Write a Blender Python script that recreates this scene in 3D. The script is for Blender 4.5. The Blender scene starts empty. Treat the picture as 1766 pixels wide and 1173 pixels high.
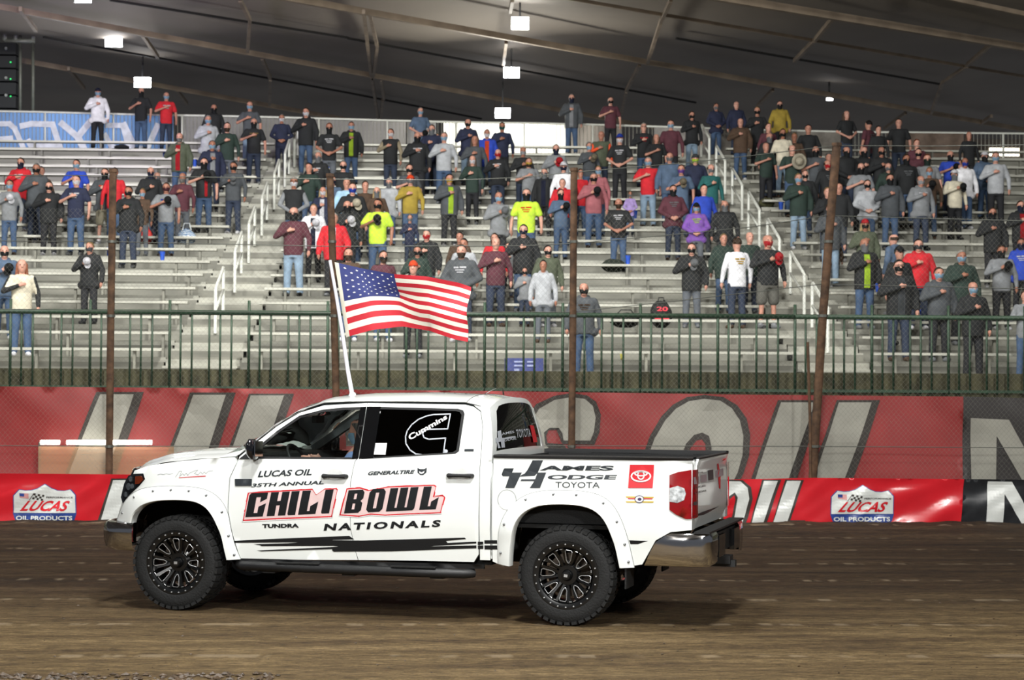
import bpy, bmesh, math, random
from math import sin, cos, pi, radians, sqrt
from mathutils import Vector, Matrix, Euler
from mathutils.geometry import delaunay_2d_cdt
random.seed(7)
scene = bpy.context.scene
COL = scene.collection
# ------------------------------------------------------------------ camera, world, lights, exposure
F, CAMH, HOR, ROLL, PSI = 3200.0, 2.06, 670.0, radians(0.3), radians(2.5)
UPA = math.atan((HOR-586.5)/F)
cam_d = bpy.data.cameras.new('camera'); cam = bpy.data.objects.new('camera', cam_d); COL.objects.link(cam)
cam_d.sensor_width = 36; cam_d.lens = F/1766*36; cam_d.clip_end = 400
cam_d.dof.use_dof = True; cam_d.dof.focus_distance = 17.3; cam_d.dof.aperture_fstop = 3.5
cam.matrix_world = Matrix.Translation((0, 0, CAMH)) @ Matrix.Rotation(-PSI, 4, 'Z') @ Matrix.Rotation(pi/2+UPA, 4, 'X') @ Matrix.Rotation(ROLL, 4, 'Z')
scene.camera = cam
scene.view_settings.view_transform = 'Standard'; scene.view_settings.look = 'None'
scene.view_settings.exposure = 0.0; scene.view_settings.gamma = 1.0; scene.view_settings.use_curve_mapping = False
world = bpy.data.worlds.new('world'); scene.world = world; world.use_nodes = True
world.node_tree.nodes['Background'].inputs[0].default_value = (0.75, 0.8, 0.9, 1)
world.node_tree.nodes['Background'].inputs[1].default_value = 0.12
def area(name, loc, target, size, power, col=(1, .995, .965), sy=None):
    d = bpy.data.lights.new(name, 'AREA'); d.size = size; d.energy = power; d.color = col
    if sy: d.shape = 'RECTANGLE'; d.size_y = sy
    o = bpy.data.objects.new(name, d); COL.objects.link(o); o.location = loc
    o.rotation_euler = (Vector(target)-Vector(loc)).to_track_quat('-Z', 'Y').to_euler()
    return o
# arena floodlights hung over the track and over the stands (above the frame)
area('arena_floodlight', (-8, -14, 11.5), (-3, 20, 0), 1.6, 3600)
area('arena_floodlight', (13, -9, 11.5), (0, 19, 0), 1.6, 3500)
area('arena_floodlight', (1, 8, 12), (0, 17, 0), 1.4, 1900)
area('arena_floodlight', (-1, 17, 12.2), (-1, 17, 0), 1.4, 900)
area('arena_floodlight', (-12, 15, 12), (-6, 24, 0), 1.4, 500)
area('arena_floodlight', (-14, 27, 12), (-9, 47, 6), 1.5, 2000)
area('arena_floodlight', (-1, 27, 12), (-1, 47, 6), 1.5, 2050)
area('arena_floodlight', (11, 27, 12), (9, 41, 3), 1.5, 650)
area('purple_stage_light', (-9, 44, 9.6), (-14, 60, 13), 1.0, 130, (.62, .45, 1))

def rayw(px, py):
    x = px-883; y = py-586.5
    c, s = cos(ROLL), sin(ROLL); X = c*x+s*y; Y = -s*x+c*y
    d = Vector((X, F*cos(UPA)+Y*sin(UPA), F*sin(UPA)-Y*cos(UPA)))
    return Matrix.Rotation(-PSI, 3, 'Z') @ d
ORG = Vector((0, 0, CAMH))
def at_y(px, py, Y): d = rayw(px, py); return ORG+d*(Y/d.y)
def at_z(px, py, Z): d = rayw(px, py); return ORG+d*((Z-CAMH)/d.z)
# ------------------------------------------------------------------ materials
def lin(c):
    if isinstance(c, str): c = [int(c[i:i+2], 16) for i in (0, 2, 4)]
    return tuple((v/255/12.92 if v/255 <= .04045 else ((v/255+.055)/1.055)**2.4) for v in c)+(1,)
MATS = {}
def mat(name, c, rough=.6, metal=0., var=.12, scale=6., bump=0., bscale=40., coat=0., emit=0., stretch=None, c2=None, spec=None):
    if name in MATS: return MATS[name]
    m = bpy.data.materials.new(name); m.use_nodes = True; nt = m.node_tree; b = nt.nodes['Principled BSDF']
    col = lin(c); b.inputs['Roughness'].default_value = rough; b.inputs['Metallic'].default_value = metal
    if coat: b.inputs['Coat Weight'].default_value = coat; b.inputs['Coat Roughness'].default_value = .04
    if spec is not None: b.inputs['Specular IOR Level'].default_value = spec
    tc = nt.nodes.new('ShaderNodeTexCoord'); mp = nt.nodes.new('ShaderNodeMapping')
    nt.links.new(tc.outputs['Object'], mp.inputs[0])
    if stretch: mp.inputs['Scale'].default_value = stretch
    n = nt.nodes.new('ShaderNodeTexNoise'); n.inputs['Scale'].default_value = scale; n.inputs['Detail'].default_value = 5
    nt.links.new(mp.outputs[0], n.inputs['Vector'])
    mx = nt.nodes.new('ShaderNodeMix'); mx.data_type = 'RGBA'
    cc = lin(c2) if c2 else tuple(v*(1-var*2) for v in col[:3])+(1,)
    ca = col if c2 else tuple(min(1, v*(1+var)) for v in col[:3])+(1,)
    mx.inputs[6].default_value = cc; mx.inputs[7].default_value = ca
    mr = nt.nodes.new('ShaderNodeMapRange'); mr.inputs[1].default_value = .3; mr.inputs[2].default_value = .7
    nt.links.new(n.outputs[0], mr.inputs[0]); nt.links.new(mr.outputs[0], mx.inputs[0]); nt.links.new(mx.outputs[2], b.inputs['Base Color'])
    if bump:
        n2 = nt.nodes.new('ShaderNodeTexNoise'); n2.inputs['Scale'].default_value = bscale; n2.inputs['Detail'].default_value = 4
        nt.links.new(mp.outputs[0], n2.inputs['Vector'])
        bp = nt.nodes.new('ShaderNodeBump'); bp.inputs['Strength'].default_value = bump; bp.inputs['Distance'].default_value = .02
        nt.links.new(n2.outputs[0], bp.inputs['Height']); nt.links.new(bp.outputs[0], b.inputs['Normal'])
    if emit: b.inputs['Emission Color'].default_value = col; b.inputs['Emission Strength'].default_value = emit
    MATS[name] = m; return m
def glass(name, c, alpha, rough=.02):
    if name in MATS: return MATS[name]
    m = bpy.data.materials.new(name); m.use_nodes = True; nt = m.node_tree
    for nd in list(nt.nodes): nt.nodes.remove(nd)
    o = nt.nodes.new('ShaderNodeOutputMaterial'); t = nt.nodes.new('ShaderNodeBsdfTransparent'); g = nt.nodes.new('ShaderNodeBsdfGlossy')
    t.inputs[0].default_value = tuple(v*(1-alpha) for v in lin(c)[:3])+(1,); g.inputs['Roughness'].default_value = rough
    fr = nt.nodes.new('ShaderNodeFresnel'); fr.inputs[0].default_value = 1.5
    nz = nt.nodes.new('ShaderNodeTexNoise'); nz.inputs['Scale'].default_value = 2
    mm = nt.nodes.new('ShaderNodeMath'); mm.operation = 'MULTIPLY_ADD'; mm.inputs[1].default_value = .004; nt.links.new(nz.outputs[0], mm.inputs[0]); mm.inputs[2].default_value = rough
    nt.links.new(mm.outputs[0], g.inputs['Roughness'])
    mx = nt.nodes.new('ShaderNodeMixShader'); nt.links.new(fr.outputs[0], mx.inputs[0]); nt.links.new(t.outputs[0], mx.inputs[1]); nt.links.new(g.outputs[0], mx.inputs[2])
    nt.links.new(mx.outputs[0], o.inputs[0]); MATS[name] = m; return m
PAINT = mat('white_paint', 'EDF1EF', .28, coat=1., var=.015, scale=2)
BLACKP = mat('black_plastic', '1B1C1E', .45, var=.1, bump=.1, bscale=200)
BLACKG = mat('gloss_black', '0C0D0F', .15, coat=.6)
DECALB = mat('black_vinyl', '15171A', .35, var=.05)
DECALG = mat('grey_vinyl', '2E3338', .35, var=.05)
DECALR = mat('red_vinyl', 'D21F2B', .4, var=.05)
DECALW = mat('white_vinyl', 'ECECEC', .4, var=.03)
DECALS = mat('silver_vinyl', 'B9BEC6', .35, var=.05)
DECALK = mat('pink_vinyl', 'E0C4C3', .4, var=.05)
CHROME = mat('chrome', 'D8D8DA', .09, 1., var=.03)
RUBBER = mat('tire_rubber', '131415', .75, var=.2, bump=.3, bscale=60)
RIMB = mat('rim_black', '0E0F10', .3, .2, coat=.5)
RIMS = mat('milled_aluminium', 'D4D6D8', .38, .8, var=.05)
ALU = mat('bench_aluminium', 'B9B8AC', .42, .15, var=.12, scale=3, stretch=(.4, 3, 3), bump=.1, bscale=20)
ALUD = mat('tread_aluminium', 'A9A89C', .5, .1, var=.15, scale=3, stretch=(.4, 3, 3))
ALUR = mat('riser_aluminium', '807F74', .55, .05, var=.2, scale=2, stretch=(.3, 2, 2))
STEELW = mat('white_painted_rail', 'E4E6DC', .4, .0, var=.05)
GREENP = mat('green_fence_paint', '27402C', .5, .1, var=.2, scale=8)
RUST = mat('rusty_steel', '5B4330', .8, .2, var=.3, scale=9, bump=.3, bscale=30)
GALV = mat('galvanised_wire', '5E605A', .5, .5)
CONC = mat('kerb_concrete', '48452F', .85, var=.25, scale=5, bump=.4, bscale=25)
BEAM = mat('roof_beam', 'A08F7B', .6, .1, var=.15, scale=1.5)
# ------------------------------------------------------------------ mesh helpers
def bm_obj(name, bm, m, parent=None, smooth=False, flat_edges=False):
    me = bpy.data.meshes.new(name)
    if isinstance(bm, bmesh.types.BMesh):
        bm.to_mesh(me); bm.free()
    else: me.from_pydata(bm[0], [], bm[1])
    if m:
        for q in (m if isinstance(m, (list, tuple)) else [m]): me.materials.append(q)
    if smooth: me.polygons.foreach_set('use_smooth', [True]*len(me.polygons))
    me.update()
    o = bpy.data.objects.new(name, me); COL.objects.link(o)
    if parent: o.parent = parent
    return o
def tag(o, label=None, cat=None, group=None, kind=None):
    if label: o['label'] = label
    if cat: o['category'] = cat
    if group: o['group'] = group
    if kind: o['kind'] = kind
    return o
def empty(name, loc=(0, 0, 0), rz=0, label=None, cat=None, group=None):
    o = bpy.data.objects.new(name, None); COL.objects.link(o); o.location = loc; o.rotation_euler = (0, 0, rz); o.empty_display_size = .2
    return tag(o, label, cat, group)
class MB:
    def __init__(s): s.v = []; s.f = []
    def add(s, vs, fs):
        n = len(s.v); s.v += [tuple(p) for p in vs]; s.f += [tuple(i+n for i in f) for f in fs]; return s
    def box(s, a, b):
        x0, y0, z0 = a; x1, y1, z1 = b
        return s.add([(x0, y0, z0), (x1, y0, z0), (x1, y1, z0), (x0, y1, z0), (x0, y0, z1), (x1, y0, z1), (x1, y1, z1), (x0, y1, z1)],
                     [(0, 3, 2, 1), (4, 5, 6, 7), (0, 1, 5, 4), (1, 2, 6, 5), (2, 3, 7, 6), (3, 0, 4, 7)])
    def bar(s, p, q, w, h, up=(0, 0, 1)):
        p = Vector(p); q = Vector(q); d = (q-p).normalized(); a = d.cross(Vector(up))
        if a.length < 1e-4: a = d.cross(Vector((0, 1, 0)))
        a = a.normalized()*w/2; b = a.cross(d).normalized()*h/2
        vs = [p-a-b, p+a-b, p+a+b, p-a+b, q-a-b, q+a-b, q+a+b, q-a+b]
        return s.add(vs, [(0, 1, 2, 3), (7, 6, 5, 4), (0, 4, 5, 1), (1, 5, 6, 2), (2, 6, 7, 3), (3, 7, 4, 0)])
    def tube(s, pts, r, n=8, cap=True, closed=False):
        pts = [Vector(p) for p in pts]; m = len(pts); rs = r if isinstance(r, (list, tuple)) else [r]*m
        vs = []; prev = None
        for i, p in enumerate(pts):
            if closed: d = pts[(i+1) % m]-pts[i-1]
            else: d = pts[min(i+1, m-1)]-pts[max(i-1, 0)]
            d.normalize()
            if prev is None:
                a = d.orthogonal().normalized()
            else:
                a = (prev-d*prev.dot(d))
                a = a.normalized() if a.length > 1e-5 else d.orthogonal().normalized()
            prev = a; b = d.cross(a)
            for k in range(n):
                t = 2*pi*k/n; vs.append(p+(a*cos(t)+b*sin(t))*rs[i])
        fs = []
        for i in range(m if closed else m-1):
            j = (i+1) % m
            for k in range(n): fs.append((i*n+k, i*n+(k+1) % n, j*n+(k+1) % n, j*n+k))
        if cap and not closed: fs.append(tuple(range(n))[::-1]); fs.append(tuple((m-1)*n+k for k in range(n)))
        return s.add(vs, fs)
    def grid(s, rows, closed=False):
        n = len(rows[0]); vs = [p for r in rows for p in r]; fs = []
        for i in range(len(rows)-1):
            for k in range(n if closed else n-1): fs.append((i*n+k, i*n+(k+1) % n, (i+1)*n+(k+1) % n, (i+1)*n+k))
        return s.add(vs, fs)
    def lathe(s, prof, n=48, axis='y', c=(0, 0, 0)):
        rows = []
        for (a, r) in prof:
            row = []
            for k in range(n):
                t = 2*pi*k/n
                if axis == 'y': row.append((c[0]+r*cos(t), c[1]+a, c[2]+r*sin(t)))
                else: row.append((c[0]+r*cos(t), c[1]+r*sin(t), c[2]+a))
            rows.append(row)
        return s.grid(rows, True)
    def build(s, name, m, parent=None, smooth=False, fix=True):
        bm = bmesh.new(); vv = [bm.verts.new(p) for p in s.v]
        for f in s.f:
            try: bm.faces.new([vv[i] for i in f])
            except ValueError: pass
        if fix: bmesh.ops.recalc_face_normals(bm, faces=bm.faces)
        if smooth:
            for e in bm.edges:
                if len(e.link_faces) == 2 and e.calc_face_angle(0) > .7: e.smooth = False
        return bm_obj(name, bm, m, parent, smooth)
def inpoly(x, y, P):
    r = False; j = len(P)-1
    for i in range(len(P)):
        xi, yi = P[i]; xj, yj = P[j]
        if (yi > y) != (yj > y) and x < (xj-xi)*(y-yi)/(yj-yi)+xi: r = not r
        j = i
    return r
def dens(P, step, closed=True):
    out = []; n = len(P)
    for i in range(n if closed else n-1):
        a = P[i]; b = P[(i+1) % n]; L = math.hypot(b[0]-a[0], b[1]-a[1]); k = max(1, int(math.ceil(L/step)))
        for j in range(k): out.append((a[0]+(b[0]-a[0])*j/k, a[1]+(b[1]-a[1])*j/k))
    if not closed: out.append(P[-1])
    return out
def distpoly(x, y, P):
    m = 1e9
    for i in range(len(P)):
        ax, ay = P[i]; bx, by = P[(i+1) % len(P)]; dx, dy = bx-ax, by-ay; L = dx*dx+dy*dy
        t = 0 if L == 0 else max(0, min(1, ((x-ax)*dx+(y-ay)*dy)/L)); m = min(m, math.hypot(x-ax-t*dx, y-ay-t*dy))
    return m
def tri2d(outline, holes=(), step=.08):
    O = dens(outline, step); Hs = [dens(h, step) for h in holes]
    vs = [Vector(p) for p in O]; es = [(i, (i+1) % len(O)) for i in range(len(O))]
    for h in Hs:
        n = len(vs); vs += [Vector(p) for p in h]; es += [(n+i, n+(i+1) % len(h)) for i in range(len(h))]
    xs = [p[0] for p in O]; ys = [p[1] for p in O]
    x = min(xs)+step*.5
    while x < max(xs):
        y = min(ys)+step*.5
        while y < max(ys):
            if inpoly(x, y, O) and not any(inpoly(x, y, h) for h in Hs) and distpoly(x, y, O) > step*.4 and all(distpoly(x, y, h) > step*.4 for h in Hs): vs.append(Vector((x, y)))
            y += step
        x += step
    r = delaunay_2d_cdt(vs, es, [], 0, 1e-6)
    V = [tuple(p) for p in r[0]]; Fs = []
    for f in r[2]:
        cx = sum(V[i][0] for i in f)/len(f); cy = sum(V[i][1] for i in f)/len(f)
        if inpoly(cx, cy, O) and not any(inpoly(cx, cy, h) for h in Hs): Fs.append(tuple(f))
    return V, Fs
def panel(name, outline, fn, m, parent, holes=(), step=.08, depth=.03, dvec=(0, 1, 0), mirror=False, smooth=True):
    """sheet panel on a curved surface fn(a,b)->xyz with a folded rim"""
    V, Fs = tri2d(outline, holes, step); bm = bmesh.new(); vv = [bm.verts.new(fn(*p)) for p in V]
    for f in Fs:
        try: bm.faces.new([vv[i] for i in f])
        except ValueError: pass
    bmesh.ops.delete(bm, geom=[v for v in bm.verts if not v.link_faces], context='VERTS')
    d = Vector(dvec); bm.normal_update(); s = sum(f.normal.dot(d)*f.calc_area() for f in bm.faces)
    if s > 0: bmesh.ops.reverse_faces(bm, faces=bm.faces)
    if depth:
        be = [e for e in bm.edges if len(e.link_faces) == 1]
        g = bmesh.ops.extrude_edge_only(bm, edges=be)
        nv = [q for q in g['geom'] if isinstance(q, bmesh.types.BMVert)]
        for e in be: e.smooth = False
        for v in nv: v.co += d*depth
    if mirror:
        for v in bm.verts: v.co.y = -v.co.y
        bmesh.ops.reverse_faces(bm, faces=bm.faces)
    return bm_obj(name, bm, m, parent, smooth)
DG = bpy.context.evaluated_depsgraph_get
def eval_mesh(ob):
    bpy.context.view_layer.update()
    me = bpy.data.meshes.new_from_object(ob.evaluated_get(DG())); d = ob.data; bpy.data.objects.remove(ob)
    return me
TXC = {}
def text2d(body, bold=0., space=1., sub=0):
    k = (body, bold, space)
    if k in TXC: return TXC[k]
    cu = bpy.data.curves.new('t', 'FONT'); cu.body = body; cu.offset = bold; cu.space_character = space; cu.resolution_u = 3
    o = bpy.data.objects.new('t', cu); COL.objects.link(o); me = eval_mesh(o)
    V = [(v.co.x, v.co.y) for v in me.vertices]; Fs = [tuple(p.vertices) for p in me.polygons]
    x0 = min(v[0] for v in V); x1 = max(v[0] for v in V); y0 = min(v[1] for v in V); y1 = max(v[1] for v in V)
    V = [((x-x0)/(x1-x0), (y-y0)/(y1-y0)) for x, y in V]; TXC[k] = (V, Fs); return TXC[k]
def bilin(q, s, t):  # q = lower-left, lower-right, upper-right, upper-left
    return tuple(q[0][i]*(1-s)*(1-t)+q[1][i]*s*(1-t)+q[2][i]*s*t+q[3][i]*(1-s)*t for i in (0, 1))
def decal(name, V, Fs, fn, m, parent, sub=.12, dvec=(0, 1, 0), th=0):
    bm = bmesh.new(); vv = [bm.verts.new((p[0], p[1], 0)) for p in V]
    for f in Fs:
        try: bm.faces.new([vv[i] for i in f])
        except ValueError: pass
    bmesh.ops.triangulate(bm, faces=[f for f in bm.faces if len(f.verts) > 4])
    for _ in range(4):
        le = [e for e in bm.edges if e.calc_length() > sub]
        if not le: break
        bmesh.ops.subdivide_edges(bm, edges=le, cuts=1)
    for v in bm.verts: v.co = Vector(fn(v.co.x, v.co.y))
    bm.normal_update(); s = sum(f.normal.dot(Vector(dvec)) for f in bm.faces)
    if s > 0: bmesh.ops.reverse_faces(bm, faces=bm.faces)
    return bm_obj(name, bm, m, parent)
def textdecal(name, body, quad, fn, m, parent, bold=0., space=1., **k):
    V, Fs = text2d(body, bold, space); return decal(name, [bilin(quad, *p) for p in V], Fs, fn, m, parent, **k)
def polydecal(name, polys, fn, m, parent, holes=(), sub=.12, **k):
    V = []; Fs = []
    for i, P in enumerate(polys):
        v, f = tri2d(P, holes if i == 0 else (), sub); n = len(V); V += v; Fs += [tuple(j+n for j in q) for q in f]
    return decal(name, V, Fs, fn, m, parent, 99, **k)
def stroke(path, w, closed=False):
    """thin quads following a 2D path"""
    P = []; n = len(path)
    for i in range(n if closed else n-1):
        a = path[i]; b = path[(i+1) % n]; dx, dy = b[0]-a[0], b[1]-a[1]; L = math.hypot(dx, dy) or 1; ex, ey = dx/L*w*.35, dy/L*w*.35; nx, ny = -dy/L*w/2, dx/L*w/2
        P.append([(a[0]-ex+nx, a[1]-ey+ny), (a[0]-ex-nx, a[1]-ey-ny), (b[0]+ex-nx, b[1]+ey-ny), (b[0]+ex+nx, b[1]+ey+ny)])
    return P
def ell(cx, cy, rx, ry, n=24, sh=0): return [(cx+rx*cos(2*pi*k/n)+sh*ry*sin(2*pi*k/n), cy+ry*sin(2*pi*k/n)) for k in range(n)]
def interp(x, T):
    if x <= T[0][0]: return T[0][1]
    for (a, b), (c, d) in zip(T, T[1:]):
        if x <= c:
            t = (x-a)/(c-a); t = t*t*(3-2*t)*.5+t*.5; return b+(d-b)*t
    return T[-1][1]
# ------------------------------------------------------------------ the pickup truck (local axes: x to the tail, y to the far side, z up)
TYAW = 0.274
tl = Matrix.Rotation(-PSI, 3, 'Z') @ Vector((-2.82, 18.08, 0))
truck = empty('pickup_truck', tl, -TYAW-PSI, 'white crew-cab pickup truck with racing lettering, driving left on the dirt track', 'truck')
TM = Matrix.Translation(tl) @ Matrix.Rotation(-TYAW-PSI, 4, 'Z'); TMI = TM.inverted()
def uz(px, py, v=-.98):
    o = TMI @ ORG; d = TMI.to_3x3() @ rayw(px, py); t = (v-o.y)/d.y; p = o+d*t; return (p.x, p.z)
def vz(px, py, u=4.82):
    o = TMI @ ORG; d = TMI.to_3x3() @ rayw(px, py); t = (u-o.x)/d.x; p = o+d*t; return (p.y, p.z)
def wside(u, z):
    if z > 1.42: w = .925-.40*(z-1.42) if u < 3.03 else .955-.3*(z-1.42)
    else: w = interp(z, [(.45, .945), (.60, .962), (.72, .970), (.80, .984), (1.0, .984), (1.2, .972), (1.33, .955), (1.42, .925 if u < 3.03 else .955)])
    if u < -.15: w -= .62*(-.15-u)**2
    if u > 4.5: w -= .35*(u-4.5)**2
    return w
def S(u, z): return (u, -wside(u, z), z)
def SD(k): return lambda u, z: (u, -wside(u, z)-k, z)
archF = [(-.56, .79), (-.50, .90), (-.40, 1.0), (-.2, 1.07), (.02, 1.085), (.24, 1.07), (.36, 1.01), (.46, .89), (.52, .72), (.56, .50)]
archR = [(3.14, .52), (3.15, .70), (3.18, .85), (3.23, .97), (3.34, 1.06), (3.47, 1.105), (3.65, 1.115), (3.85, 1.11), (3.97, 1.07), (4.06, 1.0), (4.12, .91), (4.17, .78), (4.2, .65), (4.22, .53)]
fender = [(-.70, .79), (-.655, .92), (-.60, 1.02), (-.52, 1.16), (-.47, 1.275), (-.3, 1.325), (0, 1.37), (.3, 1.40), (.555, 1.415), (.585, 1.375), (.522, 1.226), (.512, .935), (.555, .704), (.620, .49)]+archF[::-1]
fdoor = [(.592, 1.375), (.530, 1.226), (.521, .935), (.564, .704), (.63, .495), (1.2, .50), (1.772, .515), (1.735, .64), (1.707, .80), (1.70, 1.2), (1.728, 1.40), (1.755, 1.43), (1.765, 1.92), (1.35, 1.895), (1.12, 1.825), (.92, 1.70), (.72, 1.53), (.60, 1.42)]
fwin = [(.68, 1.405), (1.72, 1.415), (1.735, 1.885), (1.545, 1.878), (1.35, 1.858), (1.125, 1.80), (.93, 1.66), (.74, 1.49)]
rdoor = [(1.778, .515), (2.3, .525), (2.86, .53), (2.905, .60), (2.911, 1.142), (2.90, 1.50), (2.885, 1.72), (2.85, 1.85), (2.78, 1.895), (2.70, 1.912), (1.771, 1.92), (1.761, 1.43), (1.734, 1.40), (1.706, 1.2), (1.713, .80), (1.741, .64)]
rwin = [(1.79, 1.418), (2.668, 1.478), (2.697, 1.50), (2.706, 1.83), (2.69, 1.86), (2.64, 1.875), (1.79, 1.888)]
rocker = [(.62, .49), (2.95, .51), (2.95, .47), (.62, .45)]
quarter = [(2.917, .55), (2.917, 1.142), (2.906, 1.50), (2.892, 1.72), (2.857, 1.856), (2.785, 1.905), (2.85, 1.915), (2.94, 1.87), (2.99, 1.6), (3.01, 1.44), (3.015, 1.0), (3.01, .55)]
bed = [(3.032, .54), (3.032, 1.455), (4.3, 1.462), (4.78, 1.462), (4.80, 1.36), (4.80, .86), (4.62, .84), (4.49, .765), (4.37, .555), (4.23, .53)]+archR[::-1]+[(3.13, .50)]
def both(name, outl, m=PAINT, fn=S, **k):
    a = panel(name, outl, fn, m, truck, **k); b = panel(name, outl, fn, m, truck, mirror=True, **k); return a, b
both('fender', fender)
fd, fd2 = both('front_door', fdoor, holes=[fwin]); rd, rd2 = both('rear_door', rdoor, holes=[rwin])
both('quarter_panel', quarter, step=.1); both('bed_side', bed); both('rocker_panel', rocker, BLACKP)
# black B pillar trim, window frames, glass
bp_ = [(1.70, 1.425), (1.92, 1.43), (1.93, 1.885), (1.71, 1.88)]
for mir in (False, True):
    pa, pb = (fd2, rd2) if mir else (fd, rd)
    panel('pillar_trim', [(1.70, 1.418), (1.757, 1.42), (1.764, 1.887), (1.71, 1.884)], SD(.006), BLACKG, pa, mirror=mir, depth=.01)
    panel('pillar_trim', [(1.765, 1.42), (1.90, 1.43), (1.905, 1.888), (1.772, 1.887)], SD(.006), BLACKG, pb, mirror=mir, depth=.01)
    fin = [(.74, 1.425), (1.70, 1.43), (1.71, 1.86), (1.545, 1.855), (1.35, 1.835), (1.14, 1.78), (.95, 1.645), (.78, 1.49)]
    panel('window_frame', fwin, SD(.003), BLACKP, pa, holes=[fin], mirror=mir, depth=.03)
    panel('window_glass', fin, SD(-.012), glass('clear_glass', 'F2F8F5', .06), pa, mirror=mir, depth=0)
    rin = [(1.90, 1.437), (2.64, 1.49), (2.672, 1.51), (2.68, 1.82), (2.66, 1.845), (2.62, 1.855), (1.90, 1.866)]
    panel('window_frame', rwin, SD(.003), BLACKP, pb, holes=[rin], mirror=mir, depth=.03)
    panel('window_glass', rin, SD(-.008), glass('tinted_glass', '0A0B0C', .93), pb, mirror=mir, depth=0)
# roof shell with A pillars, windshield, rear glass
def zc(u): return interp(u, [(.35, 1.47), (.6, 1.62), (.9, 1.81), (1.15, 1.935), (1.35, 1.985), (1.7, 2.012), (2.2, 2.02), (2.7, 2.005), (2.93, 1.975)])
def ze(u): return interp(u, [(.35, 1.40), (.58, 1.42), (.72, 1.545), (.92, 1.715), (1.12, 1.84), (1.35, 1.912), (1.77, 1.932), (2.72, 1.925), (2.93, 1.875)])
def roofp(u, t, k=0):  # t -1..1 across
    e = ze(u)+.006; w = (.925-.40*max(0, e-1.42)); c = zc(u)
    a = abs(t); zz = e+(c-e)*(1-a**3.2); return (u-.02*0, t*w, zz+k)
us = [.35+.0431*i for i in range(61)]
def zone(u0, u1, t0, t1, nu=22, nt=20, k=0):
    return [[roofp(u0+(u1-u0)*i/nu, t0+(t1-t0)*j/nt, k) for j in range(nt+1)] for i in range(nu+1)]
MB().grid(zone(1.27, 2.93, -1, 1, 30, 32)).build('roof', PAINT, truck, True)
for s in (-1, 1): MB().grid(zone(.40, 1.27, s*1.0, s*.91, 16, 4)).build('windshield_pillar', PAINT, truck, True)
MB().grid(zone(.42, 1.27, -.91, .91, 18, 20, -.006)).build('windshield', glass('windshield_glass', 'E8F2EC', .10), truck, True)
# back of the cab
def cb(t, s):  # t across, s 0 bottom 1 top
    z = 1.40+(1.90-1.40)*s; w = (.905-.40*max(0, z-1.42)) if z > 1.42 else .905
    top = roofp(2.93, t*1.0); a = abs(t)
    zt = 1.40+(top[2]-1.40)*s
    wt = .93-.40*max(0, (zt if a > .8 else min(zt, 1.9))-1.42); wt = .93-.40*max(0, 1.40+(ze(2.93)-1.40)*s-1.42)
    return (3.01-.08*s*s-.02*(a**4)*0+.03*(1-a*a), t*wt, zt)
rw_ = [(-.88, .20), (.88, .20), (.86, .5), (.80, .86), (.70, .92), (-.70, .92), (-.80, .86), (-.86, .5)]
panel('cab_back', [(-1, 0), (1, 0), (1, 1), (-1, 1)], cb, PAINT, truck, holes=[rw_], step=.12, depth=.03, dvec=(-1, 0, 0))
cbo = lambda t, s: (cb(t, s)[0]-.006, cb(t, s)[1], cb(t, s)[2])
rg = panel('rear_window', rw_, cbo, glass('rear_tinted_glass', '101312', .88), truck, step=.12, depth=0, dvec=(-1, 0, 0))
MB().box((2.99, -.93, .56), (3.02, .93, 1.40)).build('cab_rear_wall', PAINT, truck)
# roof details
b = MB(); b.grid([[(2.905+.055*a, -.16+.32*k/8, roofp(2.90, 0)[2]-.012-.055*a+.008) for k in range(9)] for a in (0, 1)]).build('brake_light', mat('tail_lamp_red', '8A0B11', .15, coat=1, var=.1), truck)
b = MB()
fin_ = [(2.66, 0), (2.72, .035), (2.78, .06), (2.84, .068), (2.85, 0)]
rows = [[(u, -.03*(1-h/.09), 2.0+h) for u, h in fin_], [(u, .03*(1-h/.09), 2.0+h) for u, h in fin_]]
b.grid(rows); b.build('antenna_fin', BLACKG, truck, True)
b = MB().tube([(u, .0-wside(u, ze(u)), ze(u)+.008) for u in (.6, .8, 1.0, 1.2, 1.35, 1.6, 2.2, 2.7, 2.85)], .0035, 5); b.build('drip_seam', mat('seam_grey', '6b6d6b', .5), truck)
MB().tube([roofp(2.71, -1+2*i/16, .001) for i in range(17)], .003, 5).build('roof_seam', MATS['seam_grey'], truck)
# hood
rows = []
for i in range(25):
    s = i/24; row = []
    for j in range(33):
        q = -1+2*j/32; v = q*.90; u0 = -.745+.27*q*q; u1 = .38+.19*q*q; u = u0+(u1-u0)*s
        z = interp(s, [(0, 1.255), (.05, 1.285), (.15, 1.325), (.35, 1.365), (.7, 1.40), (1, 1.415)])+.075*(1-q**2)**.8*(.35+.65*min(1, s*2.5))
        if abs(abs(q)-.62) < .09 and s > .08: z += .010
        if s < .08: v *= .97+.03*s/.08
        row.append((u, v*(1.0 if u > -.15 else 1-.62*(-.15-u)**2*.9), z))
    rows.append(row)
MB().grid(rows).build('hood', PAINT, truck, True)
MB().grid([[(u, v, z-.03) for u, v, z in rows[-1]], [(u+.10, v, z-.01) for u, v, z in rows[-1]]]).build('cowl', BLACKP, truck)
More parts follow.
